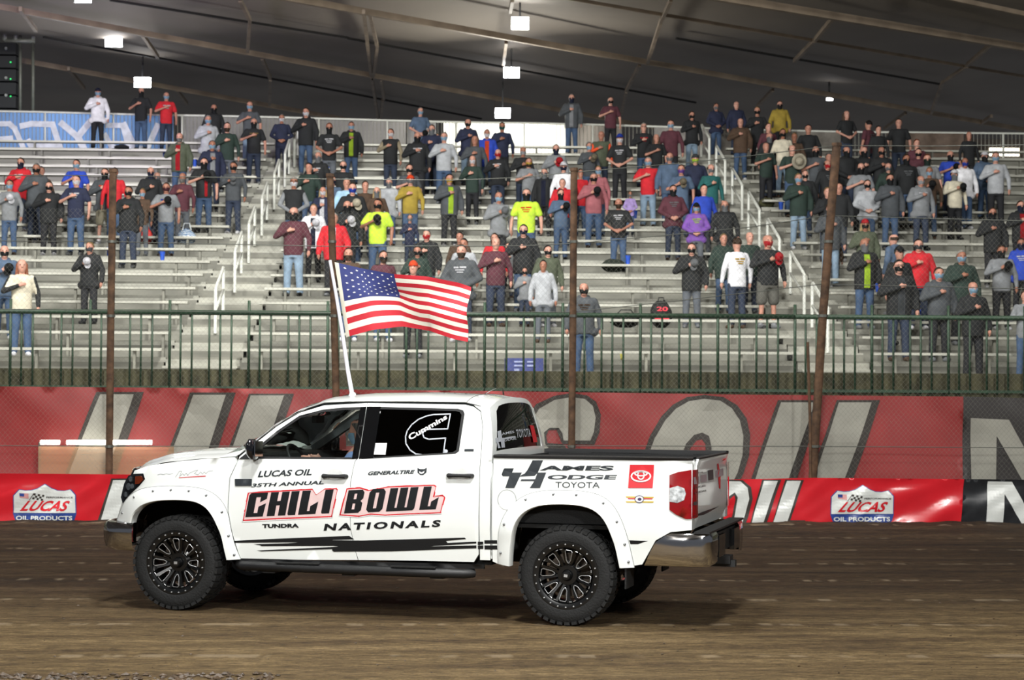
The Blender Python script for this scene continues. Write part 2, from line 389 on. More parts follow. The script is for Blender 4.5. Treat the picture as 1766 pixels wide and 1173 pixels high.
# grille and nose
def nose(q, z): return (-.835+.33*q*q+.03*(z-1.0)+(.05 if z > 1.2 else 0), q*.86, z)
b = MB()
for k in range(9):
    z = .86+k*.045; b.tube([nose(-.68+1.36*i/20, z) for i in range(21)], .012, 6)
b.build('grille', BLACKP, truck, True)
MB().grid([[tuple(Vector(nose(-1+2*i/24, z))+Vector((.05, 0, 0))) for i in range(25)] for z in (.60, .8, 1.0, 1.2, 1.27)]).build('radiator_panel', BLACKG, truck)
b = MB(); b.tube([nose(-.74+1.48*i/24, 1.255) for i in range(25)], .03, 8); b.tube([nose(-.74+1.48*i/24, .845) for i in range(25)], .025, 8)
for s in (-1, 1): b.tube([nose(s*.74, z) for z in (.845, 1.0, 1.15, 1.255)], .028, 8)
b.build('grille_surround', BLACKG, truck, True)
# headlamps
for mir in (False, True):
    hl = panel('headlamp', [(-.47, 1.245), (-.36, 1.252), (-.335, 1.20), (-.40, 1.135), (-.54, 1.03), (-.61, .96), (-.64, 1.02), (-.60, 1.15), (-.545, 1.225)], SD(.004), mat('lamp_black', '18181C', .2, coat=1), truck, mirror=mir, depth=.06)
    panel('marker_lens', [(-.45, 1.222), (-.375, 1.228), (-.355, 1.195), (-.40, 1.155), (-.45, 1.15)], SD(.010), mat('amber_lens', 'C8501E', .2, coat=1), hl, mirror=mir, depth=.004)
    for (u, z, r) in ((-.51, 1.195, .026), (-.535, 1.125, .034), (-.57, 1.05, .026), (-.485, 1.13, .024)):
        q = [(u+r*cos(t*pi/5), z+r*sin(t*pi/5)) for t in range(10)]
        panel('reflector', q, SD(.010), mat('lamp_reflector', 'C8CCD4', .2, .6, var=.3, scale=40), hl, mirror=mir, depth=.004)
    panel('lens_cover', [(-.465, 1.24), (-.365, 1.246), (-.342, 1.20), (-.405, 1.14), (-.54, 1.04), (-.605, .975), (-.63, 1.02), (-.595, 1.145), (-.54, 1.22)], SD(.016), glass('lens_glass', 'E8ECEC', .05), hl, mirror=mir, depth=0)
# bumpers
plan = [(-.462, -.955), (-.60, -.95), (-.72, -.905), (-.83, -.80), (-.905, -.6), (-.945, -.3), (-.955, 0)]; plan = plan+[(u, -v) for u, v in plan[-2::-1]]
prof = [(.530, .045), (.56, .012), (.62, 0), (.70, -.005), (.765, .002), (.79, .02), (.795, .07)]
rows = []
for (z, ins) in prof:
    rows.append([(u+ins*(1 if u < -.5 else .2), v*(1-ins*.9), z-(.03 if abs(v) < .5 and z < .6 else 0)) for u, v in plan])
MB().grid(rows).build('front_bumper', CHROME, truck, True)
rb = empty('rear_bumper'); rb.parent = truck
rows = []
for z, ins, us_ in ((.545, .03, 4.385), (.57, .008, 4.40), (.66, 0, 4.44), (.75, 0, 4.49), (.80, .004, 4.56), (.825, .02, 4.62), (.83, .05, 4.64)):
    P = [(us_, -.975+ins), (4.72, -.975+ins), (4.88, -.955+ins), (4.945, -.90), (4.965-ins, -.84), (4.97-ins, -.60)]
    P = P+[(u, -v) for u, v in P[::-1]]; rows.append([(u, v, z) for u, v in P])
b = MB(); b.grid([r[:6] for r in rows]); b.build('bumper_corner', CHROME, rb, True)
b = MB(); b.grid([r[6:] for r in rows]); b.build('bumper_corner', CHROME, rb, True)
b = MB().box((4.80, -.60, .62), (4.93, .60, .80)); b.box((4.82, -.96, .828), (4.955, .96, .845)); b.build('step_pad', BLACKP, rb)
b = MB(); 
for s in (-1, 1): b.box((4.93, s*.42-.16, .60), (4.975, s*.42+.16, .79))
b.build('fog_lamp_recess', BLACKG, rb)
MB().box((4.60, -.09, .50), (4.99, .09, .57)).box((4.78, -.04, .47), (5.03, .04, .53)).build('tow_hitch', BLACKP, truck)
# tail lamps
for mir in (False, True):
    k = lambda q: panel(q[0], q[1], SD(.012), q[2], q[3], mirror=mir, depth=.02)
    R_ = MATS['tail_lamp_red']
    tlp = k(('tail_lamp', [(4.606, 1.325), (4.68, 1.352), (4.792, 1.372), (4.80, .955), (4.75, .955), (4.67, .99), (4.612, 1.03)], R_, truck))
    panel('reverse_lens', [(4.612, 1.215), (4.68, 1.235), (4.735, 1.215), (4.75, 1.17), (4.735, 1.115), (4.68, 1.09), (4.612, 1.10)], SD(.017), mat('clear_lens', 'C9CDD0', .12, coat=1, var=.3, scale=30), tlp, mirror=mir, depth=.004)
    y0, y1 = (-.955, -.80)
    b = MB().grid([[(4.80+.004, y0, z), (4.822, y0+.04, z), (4.826, y1, z)] for z in (.96, 1.1, 1.24, 1.372)])
    if mir: b.v = [(x, -y, z) for x, y, z in b.v]
    b.build('lamp_side', R_, tlp, True)
# tailgate
def tg(v, z): return (4.81+.012*sin((z-.86)/.6*pi)-(.02 if .86 < z < .93 else 0)+(.022 if z > 1.40 else 0), v, z)
tgp = panel('tailgate', [(-.80, .86), (.80, .86), (.80, 1.46), (-.80, 1.46)], tg, PAINT, truck, step=.06, depth=.05, dvec=(-1, 0, 0))
for s in (-1, 1): MB().box((4.76, s*.81 if s > 0 else -.93, .86), (4.80, .93 if s > 0 else -.81, 1.455)).build('tailgate_post', PAINT, truck)
# bed box, rails
b = MB(); b.box((3.05, -.80, .86), (4.78, .80, .90)); b.box((3.04, -.86, .9), (3.08, .86, 1.44))
for s in (-1, 1): b.box((3.05, s*.83-.03, .88), (4.78, s*.83+.03, 1.45))
b.build('bed_liner', mat('bed_liner_black', '0f1012', .8, bump=.3, bscale=90), truck)
for s in (-1, 1):
    b = MB(); b.grid([[(u, s*(.962-.35*max(0, u-4.5)**2), 1.450), (u, s*.965, 1.470), (u, s*.945, 1.478), (u, s*.80, 1.478), (u, s*.80, 1.44)] for u in (3.035, 3.5, 4.0, 4.5, 4.81)])
    b.build('bed_rail', BLACKP, truck, True)
MB().box((4.775, -.80, 1.455), (4.835, .80, 1.47)).build('tailgate_cap', BLACKP, truck)
# fender flares with bolts
def flare(inner, outer, bolts, mir):
    n = 40
    def res(P):
        L = [0]
        for a, b_ in zip(P, P[1:]): L.append(L[-1]+math.hypot(b_[0]-a[0], b_[1]-a[1]))
        out = []
        for i in range(n):
            t = L[-1]*i/(n-1); j = max(k for k in range(len(L)) if L[k] <= t+1e-9); j = min(j, len(P)-2); f = (t-L[j])/(L[j+1]-L[j])
            out.append((P[j][0]+(P[j+1][0]-P[j][0])*f, P[j][1]+(P[j+1][1]-P[j][1])*f))
        return out
    def sm(P):
        for _ in range(3): P = [P[0]]+[((P[i-1][0]+2*P[i][0]+P[i+1][0])/4, (P[i-1][1]+2*P[i][1]+P[i+1][1])/4) for i in range(1, len(P)-1)]+[P[-1]]
        return P
    I = sm(res(inner)); O = sm(res(outer)); rows = []
    for k, (t, h) in enumerate(((0, -.004), (.02, .012), (.12, .022), (.45, .040), (.8, .055), (.95, .058), (1.0, .045), (1.0, -.06))):
        row = []
        for a, b_ in zip(O, I):
            u = a[0]+(b_[0]-a[0])*t; z = a[1]+(b_[1]-a[1])*t; row.append((u, -wside(u, z)-h, z))
        rows.append(row)
    bb = MB().grid(rows)
    if mir: bb.v = [(x, -y, z) for x, y, z in bb.v]
    fl = bb.build('fender_flare', PAINT, truck, True)
    MB().tube([(a[0], (-wside(*a)-.001)*(-1 if mir else 1), a[1]) for a in O], .0028, 4).build('flare_seam', MATS['seam_grey'], fl)
    bo = MB()
    for i in bolts:
        a = O[i]; c = I[i]; u = a[0]*.72+c[0]*.28; z = a[1]*.72+c[1]*.28; y = -wside(u, z)-.036
        bo.lathe([(-.009, .001), (-.008, .006), (-.002, .011), (.01, .012)], 10, 'y', (u, y, z))
    if mir: bo.v = [(x, -y, z) for x, y, z in bo.v]
    bo.build('bolts', mat('bolt_steel', '8C8E90', .3, .8), fl, True)
FI = [(-.466, .79), (-.458, .854), (-.346, .958), (-.185, 1.004), (.02, 1.016), (.212, 1.008), (.322, .957), (.404, .848), (.469, .701), (.512, .481)]
FO = [(-.70, .80), (-.625, .953), (-.50, 1.062), (-.346, 1.122), (-.105, 1.145), (.117, 1.142), (.274, 1.126), (.402, 1.075), (.481, .992), (.53, .893), (.546, .761), (.571, .635), (.635, .488)]
RO = [(3.082, .522), (3.081, .715), (3.093, .826), (3.132, .949), (3.25, 1.09), (3.375, 1.151), (3.537, 1.178), (3.765, 1.18), (3.928, 1.167), (4.041, 1.132), (4.12, 1.072), (4.177, .973), (4.223, .865), (4.259, .747), (4.28, .623), (4.303, .527)]
RI = [(3.2, .506), (3.205, .617), (3.238, .84), (3.282, .932), (3.355, .999), (3.47, 1.042), (3.631, 1.055), (3.812, 1.052), (3.928, 1.03), (4.008, .982), (4.065, .906), (4.111, .798), (4.145, .699), (4.163, .6), (4.178, .521)]
for mir in (False, True):
    flare(FI, FO, (2, 7, 12, 16, 20, 24, 29, 34, 38), mir); flare(RI, RO, (2, 7, 13, 18, 22, 27, 31, 35, 38), mir)
# wheel wells, chassis, interior
for (c, A) in ((0, archF), (3.7, archR)):
    for s in (-1, 1):
        b = MB(); b.grid([[(u, s*v, z+.0) for u, z in A] for v in (.93, .52)]); b.add([(u, s*.5, z) for u, z in A], [tuple(range(len(A)))])
        b.build('wheel_well', mat('underbody_black', '0A0A0A', .9), truck)
b = MB()
for s in (-1, 1): b.box((-.6, s*.45-.04, .50), (4.7, s*.45+.04, .64))
b.box((.62, -.88, .50), (3.0, .88, .58)); b.box((3.05, -.9, .84), (4.7, .9, .87)); b.tube([(3.7, -.72, .42), (3.7, .72, .42)], .05, 10); b.tube([(0, -.72, .45), (0, .72, .45)], .04, 10); b.tube([(3.55, 0, .42), (3.85, 0, .42)], .14, 12)
b.build('chassis', MATS['underbody_black'], truck)
INT = mat('interior_black', '131416', .7, var=.2)
b = MB().box((.45, -.86, .6), (.62, .86, 1.32)); b.grid([[(u, v, z) for v in (-.85, -.5, -.2, .2, .5, .85)] for u, z in ((.42, 1.40), (.62, 1.44), (.80, 1.43), (.88, 1.34), (.86, 1.1))]); b.build('dashboard', INT, truck, True)
def seat(u, v, w, name='front_seat'):
    b = MB(); r = [(u, .84), (u+.02, .98), (u+.5, .94), (u+.58, 1.0), (u+.70, 1.42), (u+.74, 1.52), (u+.80, 1.50), (u+.72, 1.1), (u+.66, .84)]
    b.add([(x, v-w, z) for x, z in r]+[(x, v+w, z) for x, z in r], [tuple(range(9)), tuple(range(17, 8, -1))]+[(i, i+9, (i+1) % 9+9, (i+1) % 9) for i in range(9)])
    s_ = b.build(name, INT, truck)
    MB().box((u+.73, v-.13, 1.55), (u+.82, v+.13, 1.72)).build('headrest', INT, s_)
seat(1.15, -.42, .25); seat(1.15, .42, .25)
seat(2.05, 0, .72, 'rear_bench')
sw = MB(); sc = Vector((.98, -.40, 1.36)); ax = Vector((.85, 0, .53)).normalized(); e1 = Vector((0, 1, 0)); e2 = ax.cross(e1)
sw.tube([sc+(e1*cos(2*pi*k/24)+e2*sin(2*pi*k/24))*.185 for k in range(24)], .016, 8, closed=True)
for t in (0, pi, -pi/2): sw.tube([sc-ax*.03, sc+(e1*cos(t)+e2*sin(t))*.18], .018, 6)
sw.build('steering_wheel', INT, truck, True)
MB().box((.98, -.10, 1.72), (1.02, .12, 1.79)).tube([(1.0, 0, 1.78), (1.05, 0, 1.88)], .01, 6).build('rear_view_mirror', INT, truck)
LIN = mat('headliner_grey', '9EA3A8', .8)
b = MB().bar((.62, .84, 1.44), (1.32, .68, 1.86), .05, .07); b.bar((1.22, .66, 1.70), (1.50, .64, 1.84), .03, .03); b.bar((1.22, .66, 1.70), (1.28, .69, 1.80), .03, .03); b.build('grab_handle_pillar', LIN, truck)
MB().grid(zone(1.3, 2.88, -.95, .95, 12, 12, -.03)).build('headliner', LIN, truck, True)
MB().box((.62, .86, .62), (2.9, .9, 1.40)).box((.62, -.9, .62), (2.9, -.86, 1.38)).build('door_card', INT, truck)
# side steps
for s in (-1, 1):
    st = MB().tube([(.60, s*.90, .435), (.66, s*.965, .432), (1.2, s*.97, .43), (2.2, s*.97, .425), (2.78, s*.965, .425), (2.84, s*.90, .43)], .043, 12).build('side_step', BLACKP, truck, True)
    for u in (.85, 1.62, 2.45): MB().box((u, min(s*.5, s*.95), .37), (u+.12, max(s*.5, s*.95), .42)).build('bracket', BLACKP, st)
    for u in (1.0, 2.1): MB().box((u, min(s*.92, s*1.01), .466), (u+.42, max(s*.92, s*1.01), .478)).build('step_tread', RUBBER, st)
    # mirror
    rows = []
    for k in range(9):
        t = k/8; z = 1.405+.185*t; r = sin(pi*min(.97, max(.03, t)))**.35
        rows.append([(.80+.055*r*cos(a)-.02*t, s*(1.06+.115*r*sin(a)), z) for a in [2*pi*i/14 for i in range(14)]])
    bb = MB().grid(rows, True); bb.add(rows[0], [tuple(range(14))]); bb.add(rows[-1], [tuple(range(14))])
    mi = bb.build('side_mirror', mat('mirror_black', '121318', .12, coat=1), truck, True)
    b = MB(); b.tube([(.74, s*.91, 1.42), (.80, s*1.0, 1.42)], .028, 8); b.build('mirror_arm', BLACKP, mi, True)
    MB().box((.845, min(s*.97, s*1.15), 1.43), (.852, max(s*.97, s*1.15), 1.57)).build('mirror_glass', CHROME, mi)
    panel('sail_trim', [(.60, 1.40), (.70, 1.40), (.78, 1.42), (.80, 1.52), (.72, 1.50)], SD(.008), BLACKP, truck, mirror=s > 0, depth=.01)
    # door handles
    for (u, z, pr) in ((1.44, 1.262, fd if s < 0 else fd2), (2.62, 1.288, rd if s < 0 else rd2)):
        cup = panel('handle_cup', ell(u+.11, z+.012, .075, .055, 20), SD(.002), mat('handle_cup_shade', 'DADCDA', .3, coat=1), pr, mirror=s > 0, depth=.004)
        yy = wside(u, z)+.035; hb = MB()
        hb.tube([(u, s*(yy-.03), z), (u+.012, s*yy, z), (u+.06, s*(yy+.004), z), (u+.16, s*(yy+.004), z), (u+.215, s*yy, z), (u+.228, s*(yy-.03), z)], [.018, .022, .017, .017, .022, .018], 8)
        hb.build('door_handle', BLACKP, pr, True)
# fuel door, badges, mud flap
panel('fuel_door', ell(3.167, 1.083, .080, .086, 28), SD(.004), PAINT, truck, depth=.006)
MB().tube([(3.167+.084*cos(2*pi*k/28), -wside(3.167, 1.08)-.001, 1.083+.090*sin(2*pi*k/28)) for k in range(28)], .002, 4, closed=True).build('fuel_door_seam', MATS['seam_grey'], truck)
panel('fender_badge', [uz(405, 826), uz(434, 826), uz(434, 838), uz(406, 838)], SD(.012), DECALG, truck, depth=.01)
panel('trim_badge', [uz(796, 775), uz(812, 775), uz(812, 779), uz(796, 779)], SD(.006), DECALG, truck, depth=.004)
for s in (-1, 1): MB().box((4.22, min(s*.66, s*.97), .34), (4.235, max(s*.66, s*.97), .62)).build('mud_flap', RUBBER, truck)
MB().tube([(4.2, .55, .48), (4.72, .62, .46)], .035, 10).build('exhaust_pipe', mat('exhaust_steel', '3A3936', .4, .8), truck, True)
# ---- wheels
def make_wheel():
    w = empty('wheel'); w.parent = truck
    t = MB().lathe([(.12, .275), (.152, .30), (.160, .345), (.150, .395), (.13, .418), (.08, .428), (0, .430), (-.08, .428), (-.13, .418), (-.150, .395), (-.160, .345), (-.152, .30), (-.12, .275)], 72)
    for k in range(40):
        a = 2*pi*k/40; ca, sa = cos(a), sin(a); da = .055
        for y0, y1, r0, r1, sh in ((-.158, -.07, .400, .438, 0), (.07, .158, .400, .438, .5), (-.06, .0, .42, .437, .25), (.01, .062, .42, .437, .7)):
            aa = a+sh*2*pi/40; p = []
            for r in (r0, r1):
                for (yy, dd) in ((y0, -da), (y1, -da), (y1, da), (y0, da)):
                    rr = r-(.012 if abs(yy) > .15 and r == r1 else 0); p.append((rr*cos(aa+dd), yy, rr*sin(aa+dd)))
            t.add(p, [(0, 3, 2, 1), (4, 5, 6, 7), (0, 1, 5, 4), (1, 2, 6, 5), (2, 3, 7, 6), (3, 0, 4, 7)])
    t.build('tire', RUBBER, w, True)
    r = MB().lathe([(-.125, .30), (-.145, .298), (-.147, .272), (-.140, .245), (-.12, .232), (.0, .225), (.12, .245), (.125, .28)], 60)
    rim = r.build('rim', RIMB, w, True)
    sp = MB(); sv = MB(); N = 8
    for k in range(N):
        a0 = pi/2+2*pi*k/N
        def P(r_, da, y): a = a0+da; return (r_*cos(a), y, r_*sin(a))
        for s in (-1, 1):
            sp.bar(P(.075, s*.16, -.060), P(.24, s*.235, -.125), .024, .034, up=(0, 1, 0))
            sv.tube([P(.112, s*.055, -.105), P(.135, s*.145, -.112), P(.21, s*.150, -.140)], .0034, 5)
            sv.tube([P(.228, s*.265, -.142), P(.232, s*.36, -.142)], .0034, 5)
        sv.tube([P(.112, -.055, -.105), P(.108, 0, -.105), P(.112, .055, -.105)], .0034, 5)
        sv.tube([P(.21, -.150, -.140), P(.222, -.11, -.142), P(.224, .11, -.142), P(.21, .150, -.140)], .0028, 5)
        sp.bar(P(.20, .235, -.122), P(.24, .30, -.128), .03, .02, up=(0, 1, 0))
        sp.bar(P(.10, 0, -.062), P(.118, 0, -.085), .035, .03, up=(0, 1, 0))
    sp.lathe([(-.05, .001), (-.085, .05), (-.085, .085), (-.06, .11), (-.02, .11)], 24); sp.build('spokes', RIMB, rim, False)
    sv.build('milled_edge', RIMS, rim, True)
    bo = MB()
    for k in range(24):
        a = 2*pi*(k+.5)/24; bo.lathe([(-.158, .001), (-.157, .006), (-.147, .0075)], 6, 'y', (.272*cos(a), 0, .272*sin(a)))
    bo.build('rim_bolts', RIMS, rim)
    MB().lathe([(-.145, .001), (-.143, .035), (-.13, .042), (-.07, .045)], 20).build('hub_cap', RIMB, rim, True)
    MB().box((-.016, -.147, -.012), (.016, -.143, .012)).build('cap_badge', RIMS, rim)
    MB().lathe([(-.02, .06), (-.02, .19), (.02, .19), (.02, .06)], 40).build('brake_disc', mat('brake_disc_steel', '5B5148', .5, .6), w)
    return w
def copy_tree(o, parent=None):
    c = o.copy(); COL.objects.link(c)
    if parent: c.parent = parent
    for ch in o.children: copy_tree(ch, c)
    return c
wheel = make_wheel(); wheel.location = (0, -.84, .438)
for (u, v, rz, ry) in ((3.70, -.84, 0, .12), (0, .84, pi, 0), (3.70, .84, pi, 0)):
    w2 = copy_tree(wheel, truck); w2.location = (u, v, .438); w2.rotation_euler = (0, ry, rz)
# ---- lettering on the side
D4 = SD(.0035); D5 = SD(.0045); D6 = SD(.0055); D7 = SD(.0065)
def Z(x0, y0, k): return lambda P, v=-.98: [uz(x0+x/k, y0+y/k, v) for x, y in P]
A = Z(400, 770, 4.0136); B = Z(840, 770, 4.0136)
def sq(f, x0, y0, x1, y1, h, sh=0, dy=None):  # quad from baseline ends (x0,y0)-(x1,y1), height h px, slant sh
    return f([(x0, y0), (x1, y1), (x1+sh, y1-h), (x0+sh, y0-h)])
textdecal('lettering', 'LUCAS OIL', sq(A, 175, 214, 545, 200, 44, 14), D4, DECALG, truck, .03)
textdecal('lettering', '35TH ANNUAL', sq(A, 132, 284, 632, 262, 26, 12), D4, DECALG, truck, .03)
textdecal('lettering', 'TUNDRA', sq(A, 212, 565, 465, 562, 28, 0), D4, DECALB, truck, .05)
textdecal('lettering', 'NATIONALS', sq(A, 635, 585, 1440, 558, 50, 12), D4, DECALB, truck, .045, 1.35)
textdecal('lettering', 'GENERALTIRE', sq(A, 932, 201, 1250, 190, 27, 12), D4, DECALG, truck, .04)
o = polydecal('tire_logo', [A([(1278, 150), (1295, 158), (1325, 158), (1342, 148), (1342, 180), (1320, 198), (1300, 198), (1280, 182)])], D4, DECALG, truck)
polydecal('logo_face', [A([(1290, 172), (1308, 180), (1328, 170), (1325, 184), (1308, 192), (1294, 186)])], D5, DECALW, o)
def glyph(c):
    if c == 'C': return [(0, 0), (0, .92), (.08, 1), (1, 1), (1, .74), (.66, .60), (.66, .82), (.42, .82), (.42, .16), (.62, .16), (.62, .42), (1, .55), (.95, 0)]
    if c == 'H': return [(0, 0), (.0, 1), (.42, 1), (.42, .62), (.6, .62), (.6, 1), (1, 1), (1, 0), (.6, 0), (.6, .44), (.42, .44), (.42, 0)]
    if c == 'I': return [(0, .06), (.0, 1), (1, 1), (1, 0), (.1, 0)]
    if c == 'L': return [(0, 0), (0, 1), (.46, 1), (.46, .14), (.60, .14), (.60, .34), (1, .52), (.96, 0)]
    if c == 'B': return [(0, 0), (0, 1), (.86, 1), (1, .88), (1, .62), (.86, .52), (1, .42), (1, .12), (.86, 0)]
    if c == 'O': return [(.0, .12), (.0, .86), (.16, 1), (.84, 1), (1, .86), (1, .12), (.84, 0), (.16, 0)]
    if c == 'W': return [(0, 0), (0, 1), (.28, 1), (.28, .14), (.36, .14), (.36, 1), (.64, 1), (.64, .14), (.72, .14), (.72, 1), (1, 1), (1, .08), (.94, 0)]
holesg = {'B': [[(.42, .16), (.58, .16), (.58, .42), (.42, .42)], [(.42, .6), (.58, .6), (.58, .84), (.42, .84)]], 'O': [[(.40, .16), (.60, .16), (.60, .84), (.40, .84)]]}
cb_ = empty('chili_bowl_graphic'); cb_.name = 'race_title_graphic'; cb_.parent = truck
white1 = [(75, 520), (110, 318), (560, 292), (585, 330), (640, 290), (725, 288), (735, 300), (695, 492), (300, 508)]
white2 = [(745, 480), (790, 290), (880, 282), (940, 300), (1080, 275), (1400, 262), (1418, 275), (1400, 345), (1460, 338), (1478, 350), (1450, 465), (1300, 470), (1060, 482), (960, 475), (880, 490)]
for P in (white1, white2):
    polydecal('title_backing', [A(P)], D4, DECALK, cb_)
    c = (sum(p[0] for p in P)/len(P), sum(p[1] for p in P)/len(P))
    polydecal('title_outline', [q for q in stroke(A([(p[0]+(c[0]-p[0])*.012, p[1]+(c[1]-p[1])*.05) for p in P]), .013, True)], D5, DECALR, cb_)
    polydecal('title_edge', [q for q in stroke(A(P), .008, True)], D5, DECALW, cb_)
def base(x): return 490-(x-95)*28/595
for ch, x0, x1 in (('C', 95, 222), ('H', 243, 372), ('I', 385, 440), ('L', 460, 585), ('I', 618, 675), ('B', 778, 892), ('O', 928, 1040), ('W', 1068, 1262), ('L', 1298, 1418)):
    g = glyph(ch); hi = 165 if x0 < 700 else 160; yb0 = base(x0)+(0 if x0 < 700 else 6); yb1 = base(x1)+(0 if x0 < 700 else 6); q = A([(x0, yb0), (x1, yb1), (x1+30, yb1-hi), (x0+30, yb0-hi)])
    H_ = [[bilin(q, *p) for p in h] for h in holesg.get(ch, [])]
    polydecal('title_letter', [[bilin(q, *p) for p in g]], D6, DECALB, cb_, holes=H_)
st_ = polydecal('side_stripe', [A([(-5, 655), (300, 640), (600, 628), (810, 620), (845, 644), (700, 648), (640, 664), (0, 668)]), A([(145, 678), (380, 672), (640, 650), (900, 652), (900, 712), (700, 690), (200, 692), (190, 685)]),
    A([(165, 722), (640, 700), (800, 690), (900, 712), (860, 722), (690, 722), (690, 712), (200, 728)]), A([(690, 722), (900, 700), (900, 652), (1170, 645), (1610, 632), (1620, 642), (1480, 655), (1490, 668), (1690, 660), (1690, 672), (1400, 690), (1100, 728), (700, 730)]), A([(1100, 700), (1690, 686), (1690, 706), (1100, 728)])], D4, DECALB, truck, holes=[])
polydecal('side_stripe', [A([(1700, 660), (1738, 660), (1738, 680), (1700, 683)]), A([(1700, 688), (1738, 686), (1738, 710), (1700, 712)])], D4, DECALB, truck)
polydecal('side_stripe', [[uz(835, 932), uz(857, 932), uz(857, 938), uz(835, 938)], [uz(835, 941), uz(857, 941), uz(857, 948), uz(835, 948)], [uz(1085, 932), uz(1118, 933), uz(1108, 936), uz(1100, 939), uz(1087, 939)]], D4, DECALB, truck)
jl = polydecal('dealer_logo', [B([(310, 97), (383, 97), (345, 185), (325, 205), (222, 210), (235, 198), (255, 190), (275, 165)]), B([(115, 153), (180, 153), (168, 182), (236, 182), (188, 288), (125, 288), (150, 208), (105, 208), (97, 195), (107, 165)]), B([(345, 182), (405, 182), (365, 288), (295, 288), (325, 240), (230, 240), (235, 228), (330, 228)])], D4, DECALG, truck)
textdecal('lettering', 'AMES', sq(B, 358, 168, 866, 168, 34, 14), D4, DECALG, truck, .04)
textdecal('lettering', 'ODGE', sq(B, 408, 230, 885, 230, 32, 14), D4, DECALG, truck, .04)
textdecal('lettering', 'TOYOTA', sq(B, 472, 286, 778, 288, 40, 0), D4, DECALG, truck, .0)
rq = polydecal('red_badge', [B([(985, 128), (1153, 128), (1145, 288), (975, 288)])], D4, DECALR, truck)
polydecal('badge_emblem', stroke(B(ell(1063, 207, 66, 36)), .012, True)+stroke(B(ell(1063, 200, 22, 28)), .010, True)+stroke(B(ell(1063, 190, 42, 14)), .010, True), SD(.011), DECALW, rq)
sb = polydecal('sponsor_emblem', [B([(958, 346), (1155, 350), (1150, 358), (965, 354)]), B([(958, 380), (1155, 380), (1150, 390), (965, 388)])], D4, mat('yellow_vinyl', 'C9A92C', .4), truck)
polydecal('emblem_stripes', [B([(975, 358), (1145, 360), (1145, 366), (975, 364)])], D5, DECALR, sb); polydecal('emblem_disc', [B(ell(1054, 365, 32, 26))], D5, DECALW, sb)
polydecal('emblem_disc', stroke(B(ell(1054, 365, 30, 24)), .006, True)+[B(ell(1056, 366, 14, 11))], D6, mat('navy_vinyl', '3A2B55', .4), sb)
C_ = Z(260, 795, 14.72)
polydecal('hood_signature', stroke([uz(*q) for q in ((302, 823), (308, 813), (312, 813), (309, 822), (314, 817), (317, 820), (320, 816), (323, 820), (326, 816), (335, 812), (340, 811), (334, 817), (341, 819), (345, 814), (348, 818), (351, 814), (354, 817), (358, 813), (366, 812))], .004), D4, mat('faded_vinyl', 'a2a6a6', .4), truck)
polydecal('hood_underline', [[uz(308, 823.5), uz(354, 820.5), uz(354, 821.8), uz(308, 824.5)]], D4, DECALR, truck)
polydecal('hood_lettering', stroke([uz(*q) for q in ((271, 819), (276, 817.5), (281, 818.5), (286, 817), (291, 818), (297, 816.5))], .005), D4, mat('faint_vinyl', 'b5b9ba', .4), truck)
# window stickers (rear side glass)
E1 = Z(690, 700, 11.727); G = lambda k: SD(k-.008)
cum = [(975, 165), (640, 178), (500, 205), (340, 275), (220, 380), (145, 500), (125, 620), (150, 760), (250, 890), (380, 970), (520, 985), (930, 965), (935, 650), (600, 675), (500, 640), (465, 570), (480, 500), (560, 475), (955, 465)]
lg = polydecal('window_logo', stroke(E1(cum, -.82), .011, True), G(.004), DECALS, rd)
textdecal('window_lettering', 'Cummins', E1([(225, 700), (930, 262), (880, 170), (165, 590)], -.82), G(.006), DECALW, rd, .03)
polydecal('window_logo_dot', [E1(ell(965, 915, 48, 38), -.82)], G(.004), DECALS, rd)
stk = polydecal('window_sticker', [[uz(639.5, 764, -.84), uz(669, 764, -.84), uz(669, 784, -.84), uz(638.5, 783.5, -.84)]], G(.004), DECALW, rd)
polydecal('sticker_text', [[uz(645, y, -.84), uz(662, y, -.84), uz(662, y+1, -.84), uz(645, y+1, -.84)] for y in (767, 770, 773, 776)], G(.005), DECALS, rd)
# stickers on the cab's rear glass
def RG(k): return lambda t, s: (cb(t, s)[0]+k, cb(t, s)[1], cb(t, s)[2])
def ts(px, py):
    best = None
    o = TMI @ ORG; d = TMI.to_3x3() @ rayw(px, py); t = (2.99-o.x)/d.x; p = o+d*t; s = (p.z-1.40)/(1.94-1.40); w = .93-.40*max(0, 1.40+(ze(2.93)-1.40)*s-1.42); return (p.y/w, s)
K_ = lambda P: [ts(780+x/6.9, 660+y/6.9) for x, y in P]
polydecal('glass_logo', [K_([(525, 565), (560, 565), (560, 660), (580, 660), (580, 775), (545, 775), (545, 700), (520, 700)]), K_([(495, 640), (520, 640), (520, 700), (535, 775), (510, 775), (505, 700), (495, 695)]), K_([(560, 665), (700, 650), (700, 670), (560, 685)])], RG(.004), DECALS, rg, dvec=(-1, 0, 0))
textdecal('glass_lettering', 'AMES', K_([(560, 630), (695, 618), (695, 592), (560, 600)]), RG(.004), DECALS, rg, .02, dvec=(-1, 0, 0))
textdecal('glass_lettering', 'ODGE', K_([(575, 708), (710, 690), (710, 660), (575, 672)]), RG(.004), DECALS, rg, .02, dvec=(-1, 0, 0))
textdecal('glass_lettering', 'TOYOTA', K_([(715, 675), (895, 655), (885, 565), (715, 580)]), RG(.004), DECALS, rg, .01, dvec=(-1, 0, 0))
polydecal('glass_badge', [K_([(893, 527), (945, 523), (972, 712), (915, 720)])], RG(.004), DECALR, rg, dvec=(-1, 0, 0))
